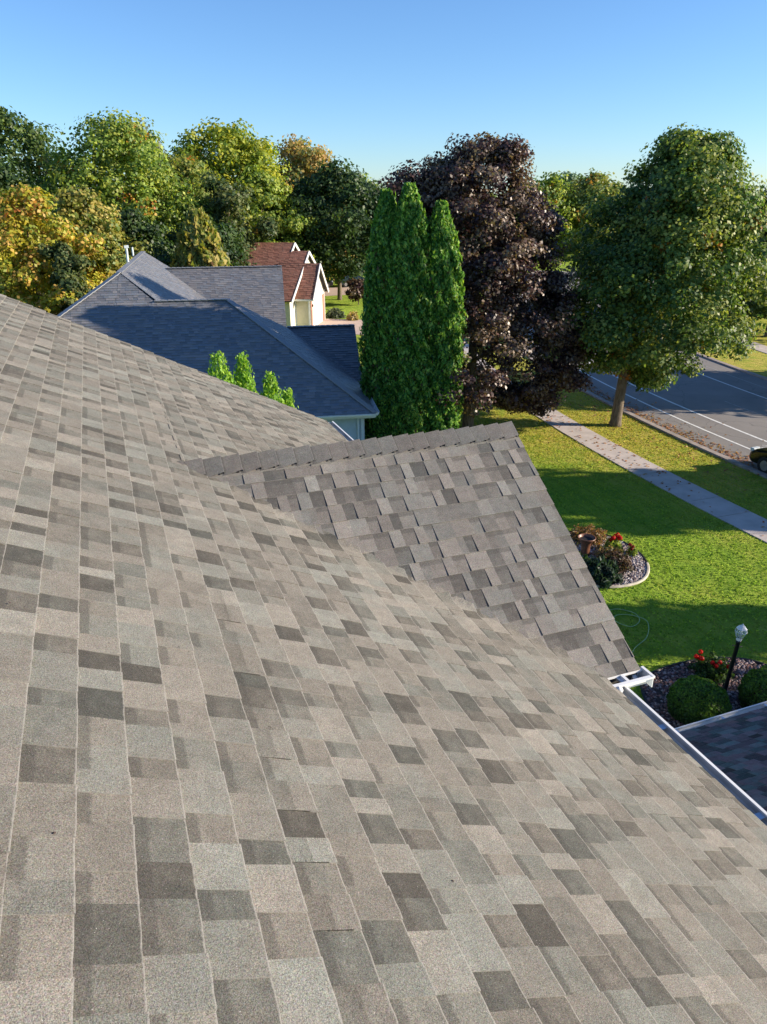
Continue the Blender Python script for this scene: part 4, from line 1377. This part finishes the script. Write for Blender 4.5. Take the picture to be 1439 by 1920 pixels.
column_tree('arborvitae', (10.28, 27.1, 0), 10.2, [x * .84 for x in ARB], 'tall columnar evergreen, leftmost of the three', n=62000, leaf=.084, group=gA, seed=1)
column_tree('arborvitae', (10.88, 26.5, 0), 10.4, [x * .92 for x in ARB], 'tall columnar evergreen, middle and highest of the three', n=62000, leaf=.084, group=gA, seed=3, lean=(.05, 0))
column_tree('arborvitae', (12.1, 26.3, 0), 9.8, [x * .84 for x in ARB], 'tall columnar evergreen with its sunlit side towards the purple maple', n=62000, leaf=.084, group=gA, seed=5)
gy = 'young evergreens between the two houses'
YP = [.6, .62, .62, .6, .55, .5, .42, .06]
for (x, y, H_, k, lb) in ((1.72, 12.7, 7.55, 1.0, 'young bright green evergreen tip, leftmost above the near roof edge'),
                          (2.15, 12.8, 7.5, .62, 'narrow young evergreen tip, second from the left above the near roof edge'),
                          (2.64, 12.9, 7.1, .72, 'young evergreen tip, third from the left above the near roof edge'),
                          (2.98, 13.1, 6.72, .55, 'lowest young evergreen tip, rightmost above the near roof edge')):
    column_tree('young_arborvitae', (x, y, 0), H_, [q * k for q in YP], lb, pal='young', n=34000, leaf=.034, group=gy, lumps=.16, seed=x)

far = [
    # name, x, y, prof scale R, z0, z1, palette, label, shape, clumps
    ('broadleaf_tree', 2.5, 69.0, 6.0, 1, 15.7, 'green', 'large mid green tree rising highest left of centre in the wood', 0, 420),
    ('broadleaf_tree', -5.5, 76.0, 5.6, 1, 16.6, 'deep', 'dark tall tree at the left edge of the wood', 0, 330),
    ('broadleaf_tree', -3.6, 52.5, 3.2, .5, 10.4, 'yellow', 'yellow and orange autumn tree at the left edge', 0, 300),
    ('broadleaf_tree', -.3, 55.5, 3.1, .5, 10.3, 'gold', 'yellow green tree right of the orange autumn tree', 0, 300),
    ('broadleaf_tree', 6.0, 88.0, 4.0, 2, 16.8, 'grey', 'thin grey green tree top against the sky', 0, 200),
    ('broadleaf_tree', 8.6, 74.5, 4.6, 1, 13.2, 'olive', 'olive tree in the middle of the wood', 0, 280),
    ('broadleaf_tree', 14.2, 84.0, 6.3, 1, 16.4, 'yellowg', 'bright yellow green tree with rounded top in the wood', 0, 380),
    ('broadleaf_tree', 15.4, 74.0, 3.8, 1, 11.6, 'green', 'green tree in front of the bright yellow green one', 0, 240),
    ('spruce_tree', 10.8, 67.0, 3.4, .5, 11.0, 'conifer', 'dark spreading conifer behind the golden cone-shaped evergreen', 1, 260),
    ('spruce_tree', -1.7, 49.5, 1.7, .3, 7.8, 'conifer', 'small grey green spruce below the autumn trees', 1, 170),
    ('broadleaf_tree', 24.5, 91.0, 6.2, 1, 14.8, 'orange', 'orange tinged tree behind the dark round maple', 0, 330),
    ('broadleaf_tree', 23.7, 76.6, 6.0, 2.6, 12.3, 'dark', 'dark round maple behind the red-roofed house', 0, 430),
    ('broadleaf_tree', 3.2, 59.0, 3.4, .3, 8.4, 'dark', 'low dark tree in the shade below the big mid green tree', 0, 200),
    ('broadleaf_tree', 7.8, 62.0, 3.6, .3, 8.2, 'dark', 'low dark tree left of the golden cone-shaped evergreen', 0, 200),
    ('broadleaf_tree', 31.5, 96.0, 5.0, 1, 12.2, 'green', 'green tree top just left of the tall evergreens', 0, 240),
    ('broadleaf_tree', 13.0, 99.0, 6.0, 1, 14.0, 'dark', 'dark tree behind the bright yellow green one', 0, 220),
    ('broadleaf_tree', -8.5, 66.0, 5.5, .5, 13.5, 'dark', 'dark tree behind the orange autumn tree', 0, 220),
    ('broadleaf_tree', 88.0, 133.0, 7.5, 1, 12.4, 'haze', 'hazy distant tree between the purple and the green maple', 0, 240),
    ('broadleaf_tree', 80.0, 131.0, 5.0, 1, 8.6, 'haze', 'lower hazy distant tree right beside the purple maple', 0, 160),
    ('broadleaf_tree', 70.0, 113.0, 6.5, .5, 12.0, 'green', 'green tree far beyond the street, left one in the gap between the two maples', 0, 260),
    ('broadleaf_tree', 79.0, 112.0, 6.5, .5, 12.6, 'olive', 'olive tree far beyond the street, right one in the gap between the two maples', 0, 260),
    ('broadleaf_tree', 96.0, 108.0, 7.0, .5, 11.0, 'green', 'green tree far down the street, mostly behind the green maple', 0, 220),
    ('broadleaf_tree', 47.6, 43.0, 4.6, 1.2, 10.4, 'dark', 'dark tree across the street at the right picture edge', 0, 330),
    ('broadleaf_tree', 53.0, 52.0, 6.0, 1, 9.6, 'dark', 'dark green tree across the street behind the green maple', 0, 260),
]
for (nm, x, y, Rr, z0_, z1_, pal, lb, shape, nc) in far:
    prof = [.55, .85, .98, 1, .97, .88, .72, .5, .22] if shape == 0 else [.95, 1, .85, .78, .62, .5, .34, .2, .05]
    dist = math.hypot(x, y)
    lf = .0026 * dist + .04
    tree(nm, (x, y, 0), [q * Rr for q in prof], z0_, z1_, pal, lb, r=.22, nclump=int(nc * 1.5), per=int(56 * (1.0 if dist < 110 else .5)), rc=Rr * .17 + .1, leaf=lf, group='trees of the wood behind the houses' if (x < 30 and y > 48) else None,
         accent=.04 if pal in ('yellow', 'green', 'olive') else 0, shell=.4,
         blobs=[(Rr * q * math.cos(a), Rr * q * math.sin(a), z0_ + (z1_ - z0_) * k, Rr * .2, 14) for a, k, q in [(random.random() * 6.28, random.uniform(.35, 1.02), 0) for _ in range(0)] + [(a_, k_, (1.02 if k_ < .7 else .55 if k_ < .92 else .2)) for a_, k_ in [(random.random() * 6.28, random.uniform(.3, 1.03)) for _ in range(9)]]])
column_tree('cone_evergreen', (6.9, 54.6, 0), 9.2, [2.3, 2.5, 2.45, 2.3, 2.05, 1.75, 1.35, .9, .35], 'golden green cone-shaped evergreen behind the grey roof', pal='gold', n=17000, leaf=.30, lumps=.14)
tree('plum_tree', (24.2, 72.0, 0), [.5, 1.1, 1.25, 1.1, .6], .5, 2.4, 'purple', 'small dark purple tree near the far side street', r=.05, nclump=60, per=30, rc=.35, leaf=.22)
# trees across the street, to the right of the picture, whose shadows lie on the lawn and road
gs = 'trees across the street casting the long shadows'
tree('oak_tree', (38.0, 10.8, 0), [2.1, 2.5, 2.6, 2.6, 2.6, 2.5, 2.3, 2.2, 1.6], 1.5, 29.5, 'green', 'tallest tree across the street, shading the middle of the lawn', r=.34, nclump=900, per=34, rc=.8, leaf=.46, group=gs, shell=.5, wobk=.3)
tree('oak_tree', (41.5, 27.0, 0), [3.4, 4.3, 4.6, 4.2, 3.6, 2.6, 1.2], 1.2, 13.5, 'green', 'broad tree across the street that shades the road', r=.3, nclump=520, per=45, rc=1.0, leaf=.34, group=gs, shell=.5, wobk=.3)
tree('oak_tree', (28.5, 5.2, 0), [.7, .8, .9, .8, .7, .4], .6, 9.2, 'green', 'narrow tree by the street whose shadow crosses the lawn beyond the lamp post', r=.15, nclump=220, per=45, rc=.5, leaf=.3, group=gs, shell=.5, wobk=.3)
tree('oak_tree', (28.2, .4, 0), [2.0, 2.4, 2.5, 2.4, 1.9, 1.0], .6, 9.8, 'green', 'low tree by the street that shades the shrub bed', r=.25, nclump=260, per=40, rc=.7, leaf=.3, group=gs, shell=.5, wobk=.3)
tree('oak_tree', (28.0, -5.4, 0), [3.0, 3.6, 3.8, 3.6, 2.8, 1.4], .8, 14.0, 'green', 'tree by the street that shades the garage roof', r=.25, nclump=480, per=45, rc=.9, leaf=.3, group=gs, shell=.5, wobk=.3)

# far wood along the horizon
n = 34000
ang = RNG.uniform(-.35, 1.25, n)
dist = RNG.uniform(150, 260, n)
hh = 5 + 3.0 * np.sin(ang * 23) * np.sin(ang * 9 + 1) + 1.6 * np.sin(ang * 61)
z = RNG.random(n) ** .7 * (hh + dist * .018)
P = np.stack([dist * np.sin(ang), dist * np.cos(ang), z], 1)
Nn = RNG.normal(size=(n, 3)) + np.array([0, -.4, .6])
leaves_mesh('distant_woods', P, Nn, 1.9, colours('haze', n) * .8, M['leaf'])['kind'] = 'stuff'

# radio mast on the horizon
mt = empty('radio_mast', (281, 285, 0), 0, 'thin lattice radio mast on the horizon right of the green maple', 'mast')
mb = MB()
for sx, sy in ((-1, -1), (1, -1), (0, 1)):
    mb.tube([(sx * 1.6, sy * 1.6, 0), (sx * .5, sy * .5, 22)], .10, 4)
for k in range(11):
    r1, r2, z1_, z2_ = 1.6 - k * .1, 1.5 - k * .1, k * 2, k * 2 + 2
    mb.tube([(-r1, -r1, z1_), (r2, -r2, z2_)], .06, 4); mb.tube([(r1, -r1, z1_), (0, r2, z2_)], .06, 4)
mb.build('lattice', M['silverpaint'], mt)
mb = MB(); mb.beam((-1.4, -1.4, 22), (1.4, 1.4, 22), .3, .3); mb.tube([(0, 0, 22), (0, 0, 24.5)], .08, 4); mb.build('antenna', M['silverpaint'], mt)

# ================================================================ GRASS AND FALLEN LEAVES
def in_bed(x, y): return inside(x, y, bedA) or inside(x, y, bedB)
n = 110000
X_ = RNG.uniform(8.0, 25, n); Y_ = RNG.uniform(7, 34, n)
ok = []
for x, y in zip(X_, Y_):
    if y < 16: d = x - 18.4
    else: d = 110 - math.hypot(x - 128.4, y - 16)
    g_ok = (d < -.02 or 1.44 < d < 4.42) and not in_bed(x, y) and not (x < 12.8 and y < 6.5)
    ok.append(g_ok)
ok = np.array(ok)
X_, Y_ = X_[ok], Y_[ok]
n = len(X_)
dry = np.clip((X_ - 16.2) / 3.3, 0, 1) * np.clip((Y_ - 14) / 8, .1, 1) * .8 + np.clip((Y_ - 21.5) / 3.5, 0, 1) * .5
pat = .5 + .5 * np.sin(X_ * 1.7 + np.sin(Y_ * .9) * 2) * np.sin(Y_ * 1.3 + X_ * .4)
dry = np.clip(dry * (.6 + .8 * pat) + .12 * pat, 0, 1)[:, None] * RNG.random((n, 1)) * 1.4
dry = np.clip(dry, 0, 1)
gc = np.array([(.17, .30, .03), (.25, .40, .04), (.34, .48, .05)])[RNG.integers(0, 3, n)]
dc = np.array([(.5, .44, .06), (.6, .46, .10), (.42, .38, .05)])[RNG.integers(0, 3, n)]
c = (gc * (1 - dry) + dc * dry) * RNG.uniform(.75, 1.25, (n, 1))
P = np.stack([X_, Y_, RNG.uniform(.012, .03, n)], 1)
th = RNG.uniform(0, 6.28, n)
Nn = np.stack([np.cos(th), np.sin(th), RNG.uniform(.9, 2.0, n)], 1)
up = np.tile(np.array([0, 0, 1.]), (n, 1))
leaves_mesh('grass', P, Nn, .042, c, M['grass'], elong=1.3, updir=up)['kind'] = 'stuff'
n = 2600
s_ = RNG.uniform(14, 42, n)
mode = RNG.random(n)
d_ = np.where(mode < .62, 4.85 + np.abs(RNG.normal(size=n)) * .45, np.where(mode < .8, RNG.uniform(2.4, 4.6, n), np.where(mode < .93, RNG.uniform(0, 1.5, n), RNG.uniform(-3, 8, n))))
XY = np.array([street_pt(d, s) for d, s in zip(d_, s_)])
keep = (d_ > 0) | (s_ > 20)
keep &= (s_ > 20) | (RNG.random(n) < .25)
XY, d_ = XY[keep], d_[keep]
n = len(XY)
zz = np.where(d_ > 4.72, .03, np.where((d_ > 0) & (d_ < 1.4), .05, .05))
P = np.concatenate([XY, zz[:, None]], 1)
Nn = RNG.normal(size=(n, 3)) * .35 + np.array([0, 0, 1])
c = np.array([(.42, .20, .10), (.36, .13, .07), (.5, .30, .14), (.30, .18, .10)])[RNG.integers(0, 4, n)]
leaves_mesh('fallen_leaves', P, Nn, .085, c, M['leaf'])['kind'] = 'stuff'
